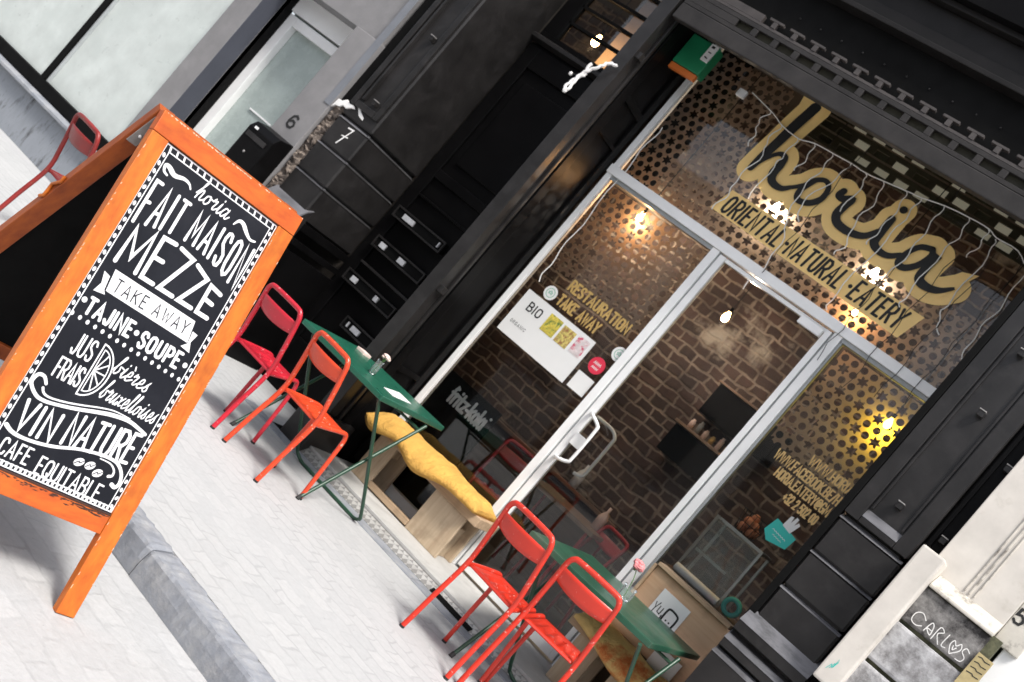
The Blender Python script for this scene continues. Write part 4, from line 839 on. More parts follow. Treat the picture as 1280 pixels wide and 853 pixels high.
for o in list(COL.objects):
    if o.get('category') == 'chair' and o.location.x > -2.5 and o.location.x < -1: o.scale = (1, 1, 1.05)
i1 = copy_thing(c1, 'dark red metal chair inside the window behind the black cola board', (-3.52, 7.62, .05), radians(200), mset('darkred'))
i2 = copy_thing(c1, 'dark red metal chair inside, seen through the glass door', (-2.75, 7.75, .05), radians(150), mset('darkred'))
for i in (i1, i2): i['group'] = 'metal chairs inside the shop'
c1.location = (-3.545, 5.20, 0); c1.rotation_euler = (0, 0, radians(-8))

# ------------------------------------------------------------------ folding tables
def table(label, cs, z, fa, ra_, ff, rf, mat, lm):
    """cs: four top corners; fa/ra_: front and rear fixing points (left,right) under the top; ff/rf: feet"""
    base = V(((cs[0][0]+cs[2][0])/2, (cs[0][1]+cs[2][1])/2, 0)); t = thing('folding_table', label, 'table', base, 'green folding tables on the pavement')
    m = MB(); n = len(cs)
    m.prism(cs, (0, 0, z-.034), X, Y, Z*.034); m.build('table_top', mat, t, base, .006, 3)
    zt = z-.036; r = .0115
    (a1, a2), (b1, b2) = fa, ra_
    # U frame: front edge of the top down to a bar at the rear
    (q1, q2) = rf; P1, P2 = V((*a1, zt)), V((*a2, zt)); Q1, Q2 = V((*q1, r)), V((*q2, r)); k1 = Q1+(P1-Q1)*.10; k2 = Q2+(P2-Q2)*.10; s = (Q2-Q1)*.10
    MB().tube(smooth([P1, P1+(k1-P1)*.5, k1, Q1+(P1-Q1)*.03+s*.25, Q1+s, Q1+s*2, Q2-s*2, Q2-s, Q2+(P2-Q2)*.03-s*.25, k2, P2+(k2-P2)*.5, P2], 5), r).build('leg_frame', lm, t, base)
    for a, b in ((b1, ff[0]), (b2, ff[1])):
        A_, B_ = V((*a, zt)), V((*b, 0)); MB().tube([A_, B_], r).build('leg', lm, t, base); MB().tube([B_, B_+(A_-B_).normalized()*.03], r*1.2).build('foot_cap', 'foot', t, base)
    A_, B_ = V((*b1, zt)), V((*ff[0], 0)); C_, D_ = V((*b2, zt)), V((*ff[1], 0))
    MB().tube([A_+(B_-A_)*.06, C_+(D_-C_)*.06], r*.8).build('crossbar', lm, t, base)
    return t
table('glossy green folding table with vase and white cards left of the door', [(-4.15, 5.375), (-3.344, 5.335), (-3.432, 6.279), (-4.30, 6.23)], .76,
      ((-4.05, 5.41), (-3.385, 5.385)), ((-4.10, 5.99), (-3.36, 5.955)), ((-4.046, 5.362), (-3.354, 5.352)), ((-3.935, 5.95), (-3.272, 5.96)), 'green', 'greend')
table('dull green folding table with pink carnation in front of the plywood crate', [(-2.206, 5.488), (-1.362, 5.568), (-1.367, 6.645), (-2.24, 6.58)], .78,
      ((-2.08, 5.50), (-1.39, 5.50)), ((-2.13, 6.12), (-1.345, 6.153)), ((-2.107, 5.516), (-1.40, 5.55)), ((-2.0, 6.11), (-1.30, 6.13)), 'green2', 'greend')
# vases and flowers
def vase(label, x, y, z, r, h):
    m = MB(); m.lathe([(0, .002), (r*.8, .002), (r*.95, h*.15), (r, h*.5), (r*.9, h*.8), (r, h)], (0, 0, 0), 22)
    o = m.build('glass_vase', 'vglass'); o.location = (x, y, z); return tag(o, label, 'vase')
vase('small clear glass holding a pale flower on the glossy green table', -3.71, 5.645, .76, .024, .10)
vase('round glass vase holding a pink carnation on the dull green table', -1.756, 6.01, .78, .042, .085)
def flower(label, x, y, z, h, dx, dy, r, mat, n):
    t = thing('flower', label, 'flower', (x, y, z)); m = MB(); m.tube(smooth([(x, y, z), (x+dx*.4, y+dy*.4, z+h*.6), (x+dx, y+dy, z+h)]), .003, 6); m.build('stem', 'stem', t, (x, y, z))
    m = MB(); rnd = random.Random(n)
    for i in range(n):
        a, b = rnd.uniform(0, 2*pi), rnd.uniform(-.3, 1.4); c = V((x+dx, y+dy, z+h))+V((cos(a)*cos(b), sin(a)*cos(b), sin(b)))*r*.62; m.blob(c, (r*.42, r*.42, r*.26), i, 7, .3)
    m.build('petals', mat, t, (x, y, z)); m = MB()
    m.tube([(x+dx, y+dy, z+h-.03), (x+dx, y+dy, z+h-.005)], [.006, .012], 8); m.build('calyx', 'stem', t, (x, y, z)); return t
flower('pale pink flower in the small glass on the glossy green table', -3.71, 5.645, .775, .115, .01, .0, .030, 'pale', 14)
flower('pink carnation in the round vase on the dull green table', -1.756, 6.01, .80, .17, -.055, .01, .042, 'pink', 26)
def card(name, label, cat, cs, z, h, mat): return tag(MB().prism([(a-cs[0][0], b-cs[0][1]) for a, b in cs], (cs[0][0], cs[0][1], z), X, Y, Z*h).build(name, mat, None, (cs[0][0], cs[0][1], z), .002), label, cat)
card('menu_card', 'white menu card lying on the glossy green table beside the vase', 'card', [(-3.55, 5.60), (-3.46, 5.60), (-3.52, 5.92), (-3.64, 5.92)], .7605, .004, 'paper')
card('ashtray', 'pale saucer at the far left corner of the glossy green table', 'saucer', [(-4.20, 6.06), (-4.12, 6.05), (-4.11, 6.13), (-4.19, 6.14)], .7605, .02, 'pale')

# ------------------------------------------------------------------ benches and cushions
def bench(label, x0, x1, y0, y1, zt, zb=.07):
    t = thing('pallet_bench', label, 'bench', ((x0+x1)/2, (y0+y1)/2, zb), 'pallet wood benches under the window'); b = t.location.copy()
    def Q(m, n, mt): return m.build(n, mt, t, b, .006)
    Q(MB().box(x0, x1, y0, y1, zt-.065, zt), 'seat', 'bench')
    for a, w_ in ((x0+.10, .17), (x1-.40, .31)):
        Q(MB().box(a, a+w_, y0+.03, y0+.055, zb, zt-.067), 'leg', 'benchv'); Q(MB().box(a, a+w_, y1-.05, y1-.02, zb, zt-.067), 'leg', 'benchv')
        Q(MB().box(a+.02, a+.10, y0+.057, y1-.052, zt-.16, zt-.07), 'cross_rail', 'benchv')
    Q(MB().box(x1-.17, x1-.145, y0+.056, y1-.053, zb, zt-.163), 'end_board', 'benchv')
    Q(MB().box(x0+.275, x1-.402, y0+.02, y0+.06, zb+.01, zb+.055), 'stretcher', 'bench')
    return t
bench('pallet wood bench with mustard cushion behind the glossy green table', -4.02, -2.93, 6.52, 6.83, .465)
bench('pallet wood bench with yellow and orange cushion under the plywood crate', -2.07, -1.27, 6.52, 6.84, .465)
def cushion(label, x0, x1, y0, y1, z, mat, seed, drape, th=.06):
    rnd = random.Random(seed); nx, ny = 72, 22; vs = []; fs = []
    def nz(u, v): return .009*sin(u*13+seed+v*5)*sin(v*5+1+u*5)+.0022*sin(u*37+2*seed-v*9)+.0012*sin(u*61+v*23)
    for top in (1, 0):
        for j in range(ny+1):
            for i in range(nx+1):
                u, v = i/nx, j/ny; ed = min(1, min(u, 1-u)*14)**.5*min(1, min(v, 1-v)*5)**.5
                x = x0+(x1-x0)*u; y = y0+(y1-y0)*v+.02*sin(u*9+seed); dr = drape(u)*max(0, 1-v*2.2)**1.5
                h = th*(.35+.65*ed)+nz(u, v)*ed if top else .002
                zz = z+h-dr; yy = y-.05*min(1, dr*14)*(1 if top else .6)
                vs.append((x, yy, zz if (top or dr > 0) else max(zz, z+.002)))
    K = (nx+1)*(ny+1)
    for j in range(ny):
        for i in range(nx):
            a = j*(nx+1)+i; fs.append((a, a+1, a+nx+2, a+nx+1)); fs.append((K+a, K+a+nx+1, K+a+nx+2, K+a+1))
    for i in range(nx): fs.append((i, K+i, K+i+1, i+1)); a = ny*(nx+1)+i; fs.append((a, a+1, K+a+1, K+a))
    for j in range(ny): a, b = j*(nx+1), (j+1)*(nx+1); fs.append((a, b, K+b, K+a)); a += nx; b += nx; fs.append((a, K+a, K+b, b))
    c = ((x0+x1)/2, (y0+y1)/2, z); o = MB().add(vs, fs, True).build('cushion', mat, None, c); return tag(o, label, 'cushion')
cushion('long mustard cushion draped along the bench behind the glossy green table', -4.05, -2.97, 6.46, 6.82, .466, 'cush', 3, lambda u: .085*math.exp(-((u-.10)/.13)**2)+.085*math.exp(-((u-.50)/.17)**2), .085)
cushion('yellow cushion with orange patch on the bench under the plywood crate', -2.04, -1.28, 6.49, 6.78, .466, 'cush2', 5, lambda u: .10*math.exp(-((u-.55)/.4)**2), .07)
# plywood crate and paper
cb2 = (-1.645, 6.70, .54)
cr = thing('plywood_crate', 'plywood crate on the right bench with a hand lettered paper on its front', 'crate', cb2)
def K(m, n, mt): return m.build(n, mt, cr, cb2, .003)
K(MB().box(-1.925, -1.362, 6.715, 6.735, .54, 1.0), 'front_panel', 'ply'); K(MB().box(-1.925, -1.36, 6.69, 6.85, 1.0025, 1.026), 'top_rim', 'bench'); K(MB().box(-1.361, -1.335, 6.685, 6.85, .54, 1.0), 'side_panel', 'ply'); K(MB().box(-1.945, -1.927, 6.69, 6.85, .54, 1.0), 'side_panel', 'bench')
pp = tag(MB().box(-1.80, -1.59, 6.708, 6.712, .62, .925).build('paper_notice', 'paper', None, (-1.7, 6.71, .77)), 'white paper with black hand drawn letters on the plywood crate', 'notice')
pl = Plane((0, 6.7075, 0), X, Z, -Y)
pl.stroke([(-1.785, .835), (-1.772, .80), (-1.76, .845)], .006); pl.stroke([(-1.772, .80), (-1.775, .765)], .006); pl.stroke([(-1.748, .83), (-1.748, .79), (-1.728, .785), (-1.726, .83)], .006); pl.stroke([(-1.712, .79), (-1.71, .76)], .006)
pl.stroke(smooth([(-1.70, .755), (-1.70, .835), (-1.685, .855), (-1.635, .85), (-1.62, .83), (-1.622, .765), (-1.64, .745), (-1.69, .745), (-1.70, .765)]), .013); pl.disc(-1.672, .785, .006); pl.disc(-1.648, .785, .006); pl.stroke([(-1.675, .74), (-1.675, .72), (-1.65, .72)], .006)
pl.mb.build('lettering', 'ink', pp, (-1.7, 6.71, .77))
tag(MB().box(-1.60, -1.42, 6.685, 6.689, .50, .66).build('paper_sheet', 'paper', None, (-1.5, 6.687, .5)), 'second white paper sheet low on the crate behind the table edge', 'notice')

# ------------------------------------------------------------------ signs on the glass
yg = YW-.0068
def sign(label, name='window_lettering', cat='sign'): return thing(name, label, cat, (0, 0, 0))
hs = sign('large gold and black brush script shop name on the upper window', 'shop_sign')
hp = {'stem': [(-3.185, 3.98), (-3.214, 3.80), (-3.233, 3.636), (-3.252, 3.505), (-3.264, 3.399)],
 'h2': [(-3.264, 3.394), (-3.23, 3.49), (-3.175, 3.578), (-3.122, 3.585), (-3.108, 3.525), (-3.11, 3.45), (-3.075, 3.398), (-2.997, 3.392), (-2.94, 3.44)],
 'o': [(-2.94, 3.438), (-2.883, 3.495), (-2.845, 3.561), (-2.787, 3.595), (-2.738, 3.563), (-2.728, 3.479), (-2.777, 3.411), (-2.853, 3.390), (-2.882, 3.447), (-2.845, 3.555)],
 'r': [(-2.644, 3.600), (-2.651, 3.562), (-2.612, 3.555), (-2.565, 3.580), (-2.575, 3.52), (-2.579, 3.446), (-2.532, 3.400), (-2.437, 3.394), (-2.345, 3.424), (-2.29, 3.50)],
 'i': [(-2.276, 3.612), (-2.274, 3.505), (-2.265, 3.424), (-2.205, 3.395), (-2.139, 3.402), (-2.08, 3.45)],
 'a': [(-1.950, 3.585), (-2.019, 3.556), (-2.060, 3.476), (-2.062, 3.400), (-2.013, 3.392), (-1.955, 3.455), (-1.930, 3.545), (-1.95, 3.587)],
 'a2': [(-1.895, 3.575), (-1.906, 3.46), (-1.895, 3.385), (-1.832, 3.367), (-1.755, 3.391), (-1.689, 3.454)]}
wd = {'stem': [.085, .08, .07, .05], 'h2': [.03, .03, .05, .07, .055, .03], 'o': [.03, .04, .035, .05, .045, .04], 'r': [.05, .055, .065, .06, .04], 'i': [.055, .065, .05, .035], 'a': [.045, .04, .05, .045, .04], 'a2': [.055, .06, .065, .05, .02]}
pl = Plane((0, yg, 0), X, Z, -Y)
for k, p in hp.items(): pl.blobs(smooth(p, 7), .094 if k not in ('stem',) else [.108, .098])
pl.blobs([(-2.255, 3.70), (-2.27, 3.60)], .082); pl.k = 700
for h_, q in ((.0095, [(-1.73, 3.34), (-1.625, 3.60), (-1.72, 3.565), (-1.79, 3.45)]), (.0096, [(-3.285, 3.90), (-3.31, 4.02), (-3.10, 4.05), (-3.11, 3.93)])): pl.mb.add([pl.pt(a, b, h_) for a, b in q], [(0, 1, 2, 3)])
pl.build('gold_backing', 'gold', hs)
pl = Plane((0, yg-.011, 0), X, Z, -Y)
for k, p in hp.items(): pl.stroke(smooth(p, 7), [a*.92 for a in wd[k]], k not in ('a2',))
pl.disc(-2.255, 3.701, .026); pl.build('script_letters', 'ink', hs)
ts = sign('gold band with black condensed tagline capitals under the script name', 'tagline_sign')
pl = Plane((0, yg, 0), X, Z, -Y); pl.poly([(-3.31, 3.025), (-1.765, 3.008), (-1.715, 3.205), (-3.262, 3.208)]); pl.build('gold_backing', 'gold', ts)
pl = Plane((0, yg-.003, 0), X, Z, -Y); kw = dict(shear=.12, gap=.36)
pl.text('ORIENTAL', -3.235, -2.77, 3.045, 3.178, .0185, **kw); pl.text('NATURAL', -2.69, -2.27, 3.045, 3.178, .0185, **kw); pl.text('EATERY', -2.175, -1.815, 3.045, 3.178, .0185, **kw)
pl.disc(-2.71, 3.11, .014); pl.disc(-2.20, 3.11, .014); pl.build('tagline_letters', 'ink', ts)
pl = Plane((0, yg, 0), X, Z, -Y); pl.text('RESTAURATION', -3.735, -3.18, 1.985, 2.062, .0165, gap=.3); pl.text('TAKE AWAY', -3.735, -3.355, 1.858, 1.935, .0165, gap=.3)
tag(pl.build('window_lettering', 'goldd'), 'two lines of faded gold capitals on the left window pane above the white poster', 'sign')
pl = Plane((0, yg, 0), X, Z, -Y); g = dict(gap=.24)
pl.text('WWW.HORIA.BE', -1.68, -1.29, 2.062, 2.125, .0105, **g); pl.text('WWW.FACEBOOK.BE/H', -1.868, -1.392, 1.965, 2.028, .0105, **g); pl.text('HORIA.EATERY@GM', -1.793, -1.395, 1.878, 1.94, .0105, **g); pl.text('+32 2 502 00', -1.66, -1.42, 1.79, 1.85, .0105, **g)
tag(pl.build('window_lettering', 'goldt'), 'four lines of gold contact lettering on the right window pane', 'sign')
# poster and stickers
po = tag(MB().box(-3.972, -3.300, yg-.002, yg+.003, 1.46, 1.818).build('poster', 'paper', None, (-3.64, yg, 1.64)), 'white landscape poster with three fruit photographs on the left window pane', 'poster')
def onp(pl, n, mt): return pl.mb.build(n, mt, po, (-3.64, yg, 1.64))
pl = Plane((0, yg-.0025, 0), X, Z, -Y); pl.text('BIO', -3.885, -3.765, 1.69, 1.755, .011, gap=.3); pl.text('ORGANIC', -3.925, -3.78, 1.555, 1.578, .003, gap=.5); onp(pl, 'print', 'ink')
for i, (a, b, z0, z1) in enumerate(((-3.705, -3.585, 1.645, 1.785), (-3.565, -3.45, 1.645, 1.78), (-3.425, -3.325, 1.655, 1.79))):
    MB().box(a, b, yg-.0035, yg-.0022, z0, z1).build('photo', 'fruit%d' % (i+1), po, (-3.64, yg, 1.64))
def sticker(label, x, z, r, mat, mark=None, mm='mint'):
    m = MB(); n = 24; m.prism([(r*cos(2*pi*i/n), r*sin(2*pi*i/n)) for i in range(n)], (x, yg, z), X, Z, -Y*.002); o = tag(m.build('sticker', mat, None, (x, yg, z)), label, 'sticker')
    pl = Plane((x, yg-.0022, z), X, Z, -Y); mark(pl); pl.mb.build('print', mm, o, (x, yg, z)); return o
def ring(pl):
    pl.stroke([(.034*cos(a/3), .034*sin(a/3)) for a in range(20)], .006); pl.stroke(smooth([(-.015, -.01), (0, .018), (.015, -.01), (-.018, .006), (.018, .006), (-.015, -.01)]), .005)
sticker('round white sticker with green emblem at the top edge of the white poster', -3.82, 1.888, .054, 'paper', ring)
sticker('round white sticker with green emblem beside the left door jamb', -3.112, 1.854, .054, 'paper', ring)
sticker('round red sticker between the white poster and the door', -3.184, 1.70, .062, 'redst', lambda pl: (pl.stroke([(-.032+.006*i, .004+.018*(i % 2)) for i in range(11)], .0045), pl.stroke([(-.028+.006*i, -.028+.014*(i % 2)) for i in range(10)], .004)), 'paper')
tag(MB().box(-3.264, -3.118, yg-.002, yg+.002, 1.47, 1.606).build('sticker', 'paper', None, (-3.19, yg, 1.54), .0), 'plain white square sticker under the red round one', 'sticker')
tk = thing('courier_sticker', 'teal sticker with white hand shaped emblem under the phone number', 'sticker', (-1.53, yg, 1.65))
MB().prism([(-1.603, 1.688), (-1.52, 1.675), (-1.439, 1.658), (-1.451, 1.568), (-1.576, 1.54), (-1.625, 1.588)], (0, yg, 0), X, Z, -Y*.002).build('backing', 'teal', tk, (-1.53, yg, 1.65))
pl = Plane((0, yg-.0022, 0), X, Z, -Y); pl.poly([(-1.555, 1.675), (-1.548, 1.75), (-1.53, 1.755), (-1.525, 1.715), (-1.515, 1.765), (-1.498, 1.762), (-1.50, 1.715), (-1.485, 1.745), (-1.470, 1.735), (-1.49, 1.66)]); pl.stroke(smooth([(-1.585+.0085*i, 1.618-.001*i+.006*(i % 2)) for i in range(13)], 3), .0035); pl.stroke(smooth([(-1.565+.0085*i, 1.592-.001*i+.004*(i % 2)) for i in range(9)], 3), .003)
pl.mb.build('emblem', 'paper', tk, (-1.53, yg, 1.65))

# ------------------------------------------------------------------ light string, cord, box lamp
ic = thing('light_string', 'white icicle light string hanging across the upper window over the script name', 'string lights', (-2.6, 7.0, 3.8))
yi = 6.872; sc = yi/6.895
def ip(x, z): return (x*sc, yi+random.uniform(-.003, .003), 1.5+(z-1.5)*sc)
tp = [(-3.633, 3.851), (-3.40, 3.80), (-3.294, 3.762), (-3.138, 3.744), (-3.023, 3.774), (-2.88, 3.78), (-2.736, 3.787), (-2.613, 3.782), (-2.483, 3.797), (-2.323, 3.82), (-2.221, 3.833), (-2.074, 3.864), (-1.908, 3.881), (-1.769, 3.883), (-1.699, 3.86), (-1.55, 3.86), (-1.441, 3.80), (-1.30, 3.82)]
MB().tube([ip(*p) for p in smooth(tp, 3)], .0042, 6).build('cable', 'pipe', ic, (-2.6, 7.0, 3.8))
drops = [[(-3.425, 3.80), (-3.451, 3.706), (-3.414, 3.627), (-3.396, 3.52)], [(-3.294, 3.76), (-3.307, 3.621), (-3.263, 3.517), (-3.292, 3.293), (-3.268, 3.162), (-3.30, 3.02)], [(-3.138, 3.742), (-3.142, 3.594), (-3.142, 3.493), (-3.141, 3.218)], [(-3.023, 3.772), (-2.999, 3.658), (-3.017, 3.545)],
 [(-2.878, 3.778), (-2.863, 3.66), (-2.879, 3.478), (-2.831, 3.254), (-2.759, 3.133), (-2.729, 2.90), (-2.75, 2.70)], [(-2.736, 3.785), (-2.747, 3.65), (-2.818, 3.404), (-2.755, 3.277)], [(-2.613, 3.78), (-2.579, 3.704), (-2.582, 3.478)], [(-2.483, 3.795), (-2.439, 3.658), (-2.454, 3.482), (-2.404, 3.322), (-2.428, 3.222)],
 [(-2.323, 3.818), (-2.294, 3.7), (-2.294, 3.508), (-2.304, 3.391)], [(-2.221, 3.831), (-2.217, 3.697), (-2.22, 3.477), (-2.242, 3.024), (-2.223, 2.9)], [(-2.074, 3.862), (-2.065, 3.692), (-2.052, 3.485), (-2.068, 3.284)], [(-1.908, 3.879), (-1.88, 3.765), (-1.894, 3.595), (-1.89, 3.277), (-1.884, 3.175)],
 [(-1.769, 3.881), (-1.748, 3.776), (-1.765, 3.659)], [(-1.699, 3.85), (-1.666, 3.728), (-1.664, 3.387), (-1.653, 3.264), (-1.59, 3.167)], [(-1.441, 3.80), (-1.414, 3.543), (-1.419, 3.307), (-1.392, 3.12)], [(-4.0, 3.3), (-4.01, 3.0), (-3.99, 2.5), (-3.98, 2.1), (-3.96, 1.9)]]
for dr in drops:
    q = []
    for i, p in enumerate(smooth(dr, 5)): q.append(ip(p[0]+.010*sin(i*1.3), p[1]))
    MB().tube(q, .0042, 6).build('strand', 'pipe', ic, (-2.6, 7.0, 3.8))
MB().box(-3.715, -3.645, 6.86, 6.892, 3.77, 3.83).build('power_box', 'frame', ic, (-2.6, 7.0, 3.8), .008)
bw_ = thing('dark_wiring', 'thin black wires hanging down the right half of the upper window', 'wires', (-1.6, 7.05, 3.6))
for x, z0, z1 in ((-2.05, 3.35, 2.60), (-1.80, 3.6, 2.55), (-1.62, 3.75, 2.62), (-1.47, 3.8, 2.7), (-2.7, 3.9, 2.85)):
    MB().tube([(x+.012*sin(i*1.7+x*9), 6.842, z0+(z1-z0)*i/12) for i in range(13)], .0025, 5).build('wire', 'wire', bw_, (-1.6, 7.05, 3.6))
co = thing('tied_cord', 'white cord tied in a loose loop on the black post', 'cord', (-4.2, 6.15, 3.2))
cp = [(-4.145, 6.16, 3.288), (-4.202, 6.15, 3.268), (-4.225, 6.14, 3.221), (-4.275, 6.14, 3.158), (-4.310, 6.14, 3.09), (-4.300, 6.13, 2.995), (-4.312, 6.13, 2.950), (-4.330, 6.13, 2.985), (-4.315, 6.14, 3.06), (-4.285, 6.15, 3.12)]
MB().tube([(x+.004*sin(i*1.1), y, z+.004*cos(i*1.1)) for i, (x, y, z) in enumerate(smooth(cp, 8))], .0115, 8).build('rope', 'chalkw', co, (-4.2, 6.15, 3.2))
MB().tube(smooth([(-4.285, 6.15, 3.12), (-4.300, 6.14, 3.17), (-4.292, 6.14, 3.205)], 4), .012, 8).build('rope_end', 'chalkw', co, (-4.2, 6.15, 3.2)); MB().blob((-4.38, 6.15, 3.074), .014, 3, 8, .15).build('knot', 'chalkw', co, (-4.2, 6.15, 3.2)); MB().tube([(-4.38, 6.15, 3.074), (-4.32, 6.14, 3.09)], .003, 6).build('thread', 'wire', co, (-4.2, 6.15, 3.2))
el = thing('shutter_motor', 'green and orange box with white label at the top left corner of the window', 'motor box', (-3.97, 6.5, 3.7)); eb_ = (-3.97, 6.5, 3.7)
MB().box(-4.10, -3.86, 6.56, 6.66, 3.645, 3.885).build('body', 'exitg', el, eb_, .01); MB().box(-4.10, -3.87, 6.565, 6.60, 3.595, 3.642).build('end_cap', 'exito', el, eb_, .006); MB().box(-3.925, -3.865, 6.545, 6.559, 3.745, 3.88).build('label_plate', 'paper', el, eb_, .002)
pl = Plane((0, 6.5445, 0), X, Z, -Y); pl.poly([(-3.912, 3.85), (-3.885, 3.85), (-3.885, 3.868), (-3.912, 3.868)]); pl.stroke([(-3.905, 3.815), (-3.885, 3.815)], .008); pl.stroke([(-3.905, 3.775), (-3.885, 3.77)], .01); pl.mb.build('label_print', 'ink', el, eb_)

# ------------------------------------------------------------------ inside the shop
def screen(label, x0, x1, z0, z1, y=7.12): return tag(MB().box(x0, x1, y, y+.004, z0, z1).build('pierced_screen', 'lat', None, (x0, y, z0)), label, 'screen', 'pierced screens behind the glass')
screen('pierced star pattern screen at the top of the left window pane', -4.2, -3.10, 2.06, 2.80)
screen('pierced star pattern screen at the top of the right window pane', -2.03, -1.22, 2.05, 2.80)
screen('pierced star pattern screen low in the upper window behind the tagline', -3.72, -1.22, 2.90, 3.42, 7.14)
screen('pierced star pattern screen at the upper left of the upper window', -4.25, -3.50, 2.93, 4.10, 7.16)
vs_ = thing('vent_reflection', 'dark slats and glowing pale slots standing in for the vent strip mirrored in the glass', 'reflection', (-2.4, 7.2, 4.05)); vb = (-2.4, 7.2, 4.05)
m = MB(); rows = [3.93, 4.03, 4.13, 4.23]
m.box(-3.4, -1.2, 7.20, 7.21, 3.895, 3.915)
for r, z in enumerate(rows):
    m.box(-3.4, -1.2, 7.20, 7.21, z+.035, z+.067)
    for i in range(15):
        x = -3.36+i*.158+(r % 2)*.079; m.box(x-.027, x+.027, 7.201, 7.209, z-.017, z+.037)
m.build('reflected_slats', painted('olive_reflected_slats', (.030, .027, .014), .6, .2, 5), vs_, vb)
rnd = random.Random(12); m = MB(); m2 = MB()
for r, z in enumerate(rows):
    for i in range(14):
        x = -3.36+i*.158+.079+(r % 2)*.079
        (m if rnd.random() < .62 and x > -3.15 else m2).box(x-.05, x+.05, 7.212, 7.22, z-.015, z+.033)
m.build('reflected_sky_slot', emit('sky_reflection_glow', (.70, .64, .48), .085), vs_, vb); m2.build('reflected_dim_slot', painted('olive_reflected_slot', (.06, .055, .03), .6, .3, 6), vs_, vb)  # glowing boxes stand in for sky mirrored through the slotted strip
def bulb(label, x, y, z, mat, e, col, r=.035, cord=True):
    t = thing('pendant_bulb', label, 'light bulb', (x, y, z), 'bare bulbs inside the shop'); b = (x, y, z)
    m = MB(); m.lathe([(0, -r*1.35), (r*.55, -r*1.2), (r*.95, -r*.55), (r, 0), (r*.8, r*.7), (r*.42, r*1.4), (r*.4, r*1.7)], b, 16); m.build('glass_bulb', mat, t, b)
    MB().tube([(x, y, z+r*1.7), (x, y, z+r*3)], r*.45, 10).build('socket', 'blackm', t, b)
    if cord: MB().tube([(x, y, z+r*3), (x, y, 4.42)], .004, 6).build('flex', 'wire', t, b)
    l = bpy.data.lights.new('bulb_light', 'POINT'); l.energy = e; l.color = col; l.shadow_soft_size = .03; o = bpy.data.objects.new('bulb_light', l); COL.objects.link(o); o.parent = t; o.location = (0, -.0, -r*1.9)
wc = (1, .62, .32)
def at(x8, z8, y):  # point on the line of sight measured on the plane y=8
    return x8*y/8, 1.5+(z8-1.5)*y/8
x, z = at(-3.138, 2.64, 8.0); bulb('warm filament bulb hanging in view through the glass door', x, 8.0, z, 'bulb', 5, (1, .88, .78), .030)
x, z = at(-4.258, 2.879, 7.07); bulb('warm bulb glowing before the screen in the left window', x, 7.07, z, 'bulb', 4.0, (1, .52, .22), .02)
x, z = at(-4.258, 2.885, 8.2); bulb('warm bulb added deep in the room to light the bricks, behind the near one', x, 8.2, z, 'bulb', 14, (1, .8, .6), .03)  # added bulb, brightens the bricks seen through the left pane
x, z = at(-3.407, 3.552, 7.08); bulb('white bulb glowing under the letter o of the script name', x, 7.075, z, 'bulbw', 7, (1, .86, .7), .024)
x, z = at(-2.479, 3.547, 7.08); bulb('white bulb glowing under the letter i of the script name', x, 7.075, z, 'bulbw', 7, (1, .86, .7), .024)
x, z = at(-2.40, 3.229, 7.08); bulb('orange bulb glowing above the right end of the transom', x, 7.08, z, 'bulb', 3, (1, .42, .12), .018)
x, z = at(-1.706, 2.716, 7.06); bulb('yellow bulb before the screen in the right window', x, 7.06, z, 'bulby', 4, (1, .72, .04), .026)
x, z = at(-5.713, 3.904, 7.5); bulb('warm bulb seen through the fanlight above the house door', x, 7.5, z, 'bulb', 3, (1, .66, .38), .036)
# cola board, furniture and clutter
fb = (-3.8, 6.95, .07); cs_ = thing('cola_board', 'black board with white rounded lettering behind the left window', 'sign board', fb)
m = MB(); m.prism([(6.93, .07), (6.95, .07), (6.975, 1.02), (6.955, 1.02)], (-4.08, 0, 0), Y, Z, X*.555); m.build('panel', 'blackm', cs_, fb, .003)
up_ = V((0, .025, .95)).normalized(); nn_ = V((0, -1, .026))
pl = Plane((-4.08, 6.928, .07), X, up_, nn_); pl.text('fritz-kola', .145, .500, .765, .885, .023, font=BOLD, gap=.16); pl.disc(.522, .872, .011); pl.mb.build('lettering', 'chalkw', cs_, fb)
tag(MB().box(-3.66, -3.36, 7.05, 7.30, .05, .42).build('cardboard_box', 'card', None, (-3.5, 7.2, .05), .006), 'brown cardboard box inside the window behind the mustard cushion', 'box')
it = thing('cafe_table', 'dark wooden table inside seen through the glass door', 'table', (-3.05, 7.95, .05)); ib = (-3.05, 7.95, .05)
MB().box(-3.45, -2.72, 7.72, 8.25, .74, .775).build('table_top', 'midwood', it, ib, .006)
for x in (-3.40, -2.78):
    for y in (7.77, 8.2): MB().tube([(x, y, .05), (x, y, .739)], .014, 8).build('leg', 'darkred', it, ib)
wc_ = thing('wall_cupboard', 'dark cupboard hung low on the brick wall inside the shop', 'cupboard', (-2.9, 8.5, 1.5)); wb = (-2.9, 8.5, 1.5)
x0c, z0c = at(-2.93, 1.50, 8.45)
MB().box(-3.02, -2.55, 8.35, 8.59, 1.55, 1.80).build('carcass', 'blackd', wc_, wb, .006); MB().box(-3.04, -2.53, 8.33, 8.594, 1.805, 1.83).build('top_board', 'midwood', wc_, wb, .004)
w2 = thing('shelf_unit', 'dark shelf unit hung high on the brick wall inside the shop', 'shelf', (-2.75, 8.5, 2.1)); wb = (-2.75, 8.5, 2.1)
MB().box(-2.95, -2.30, 8.35, 8.59, 1.98, 2.25).build('carcass', 'blackd', w2, wb, .006); MB().box(-2.97, -2.28, 8.33, 8.594, 2.255, 2.275).build('top_board', 'midwood', w2, wb, .004)
rnd = random.Random(4)
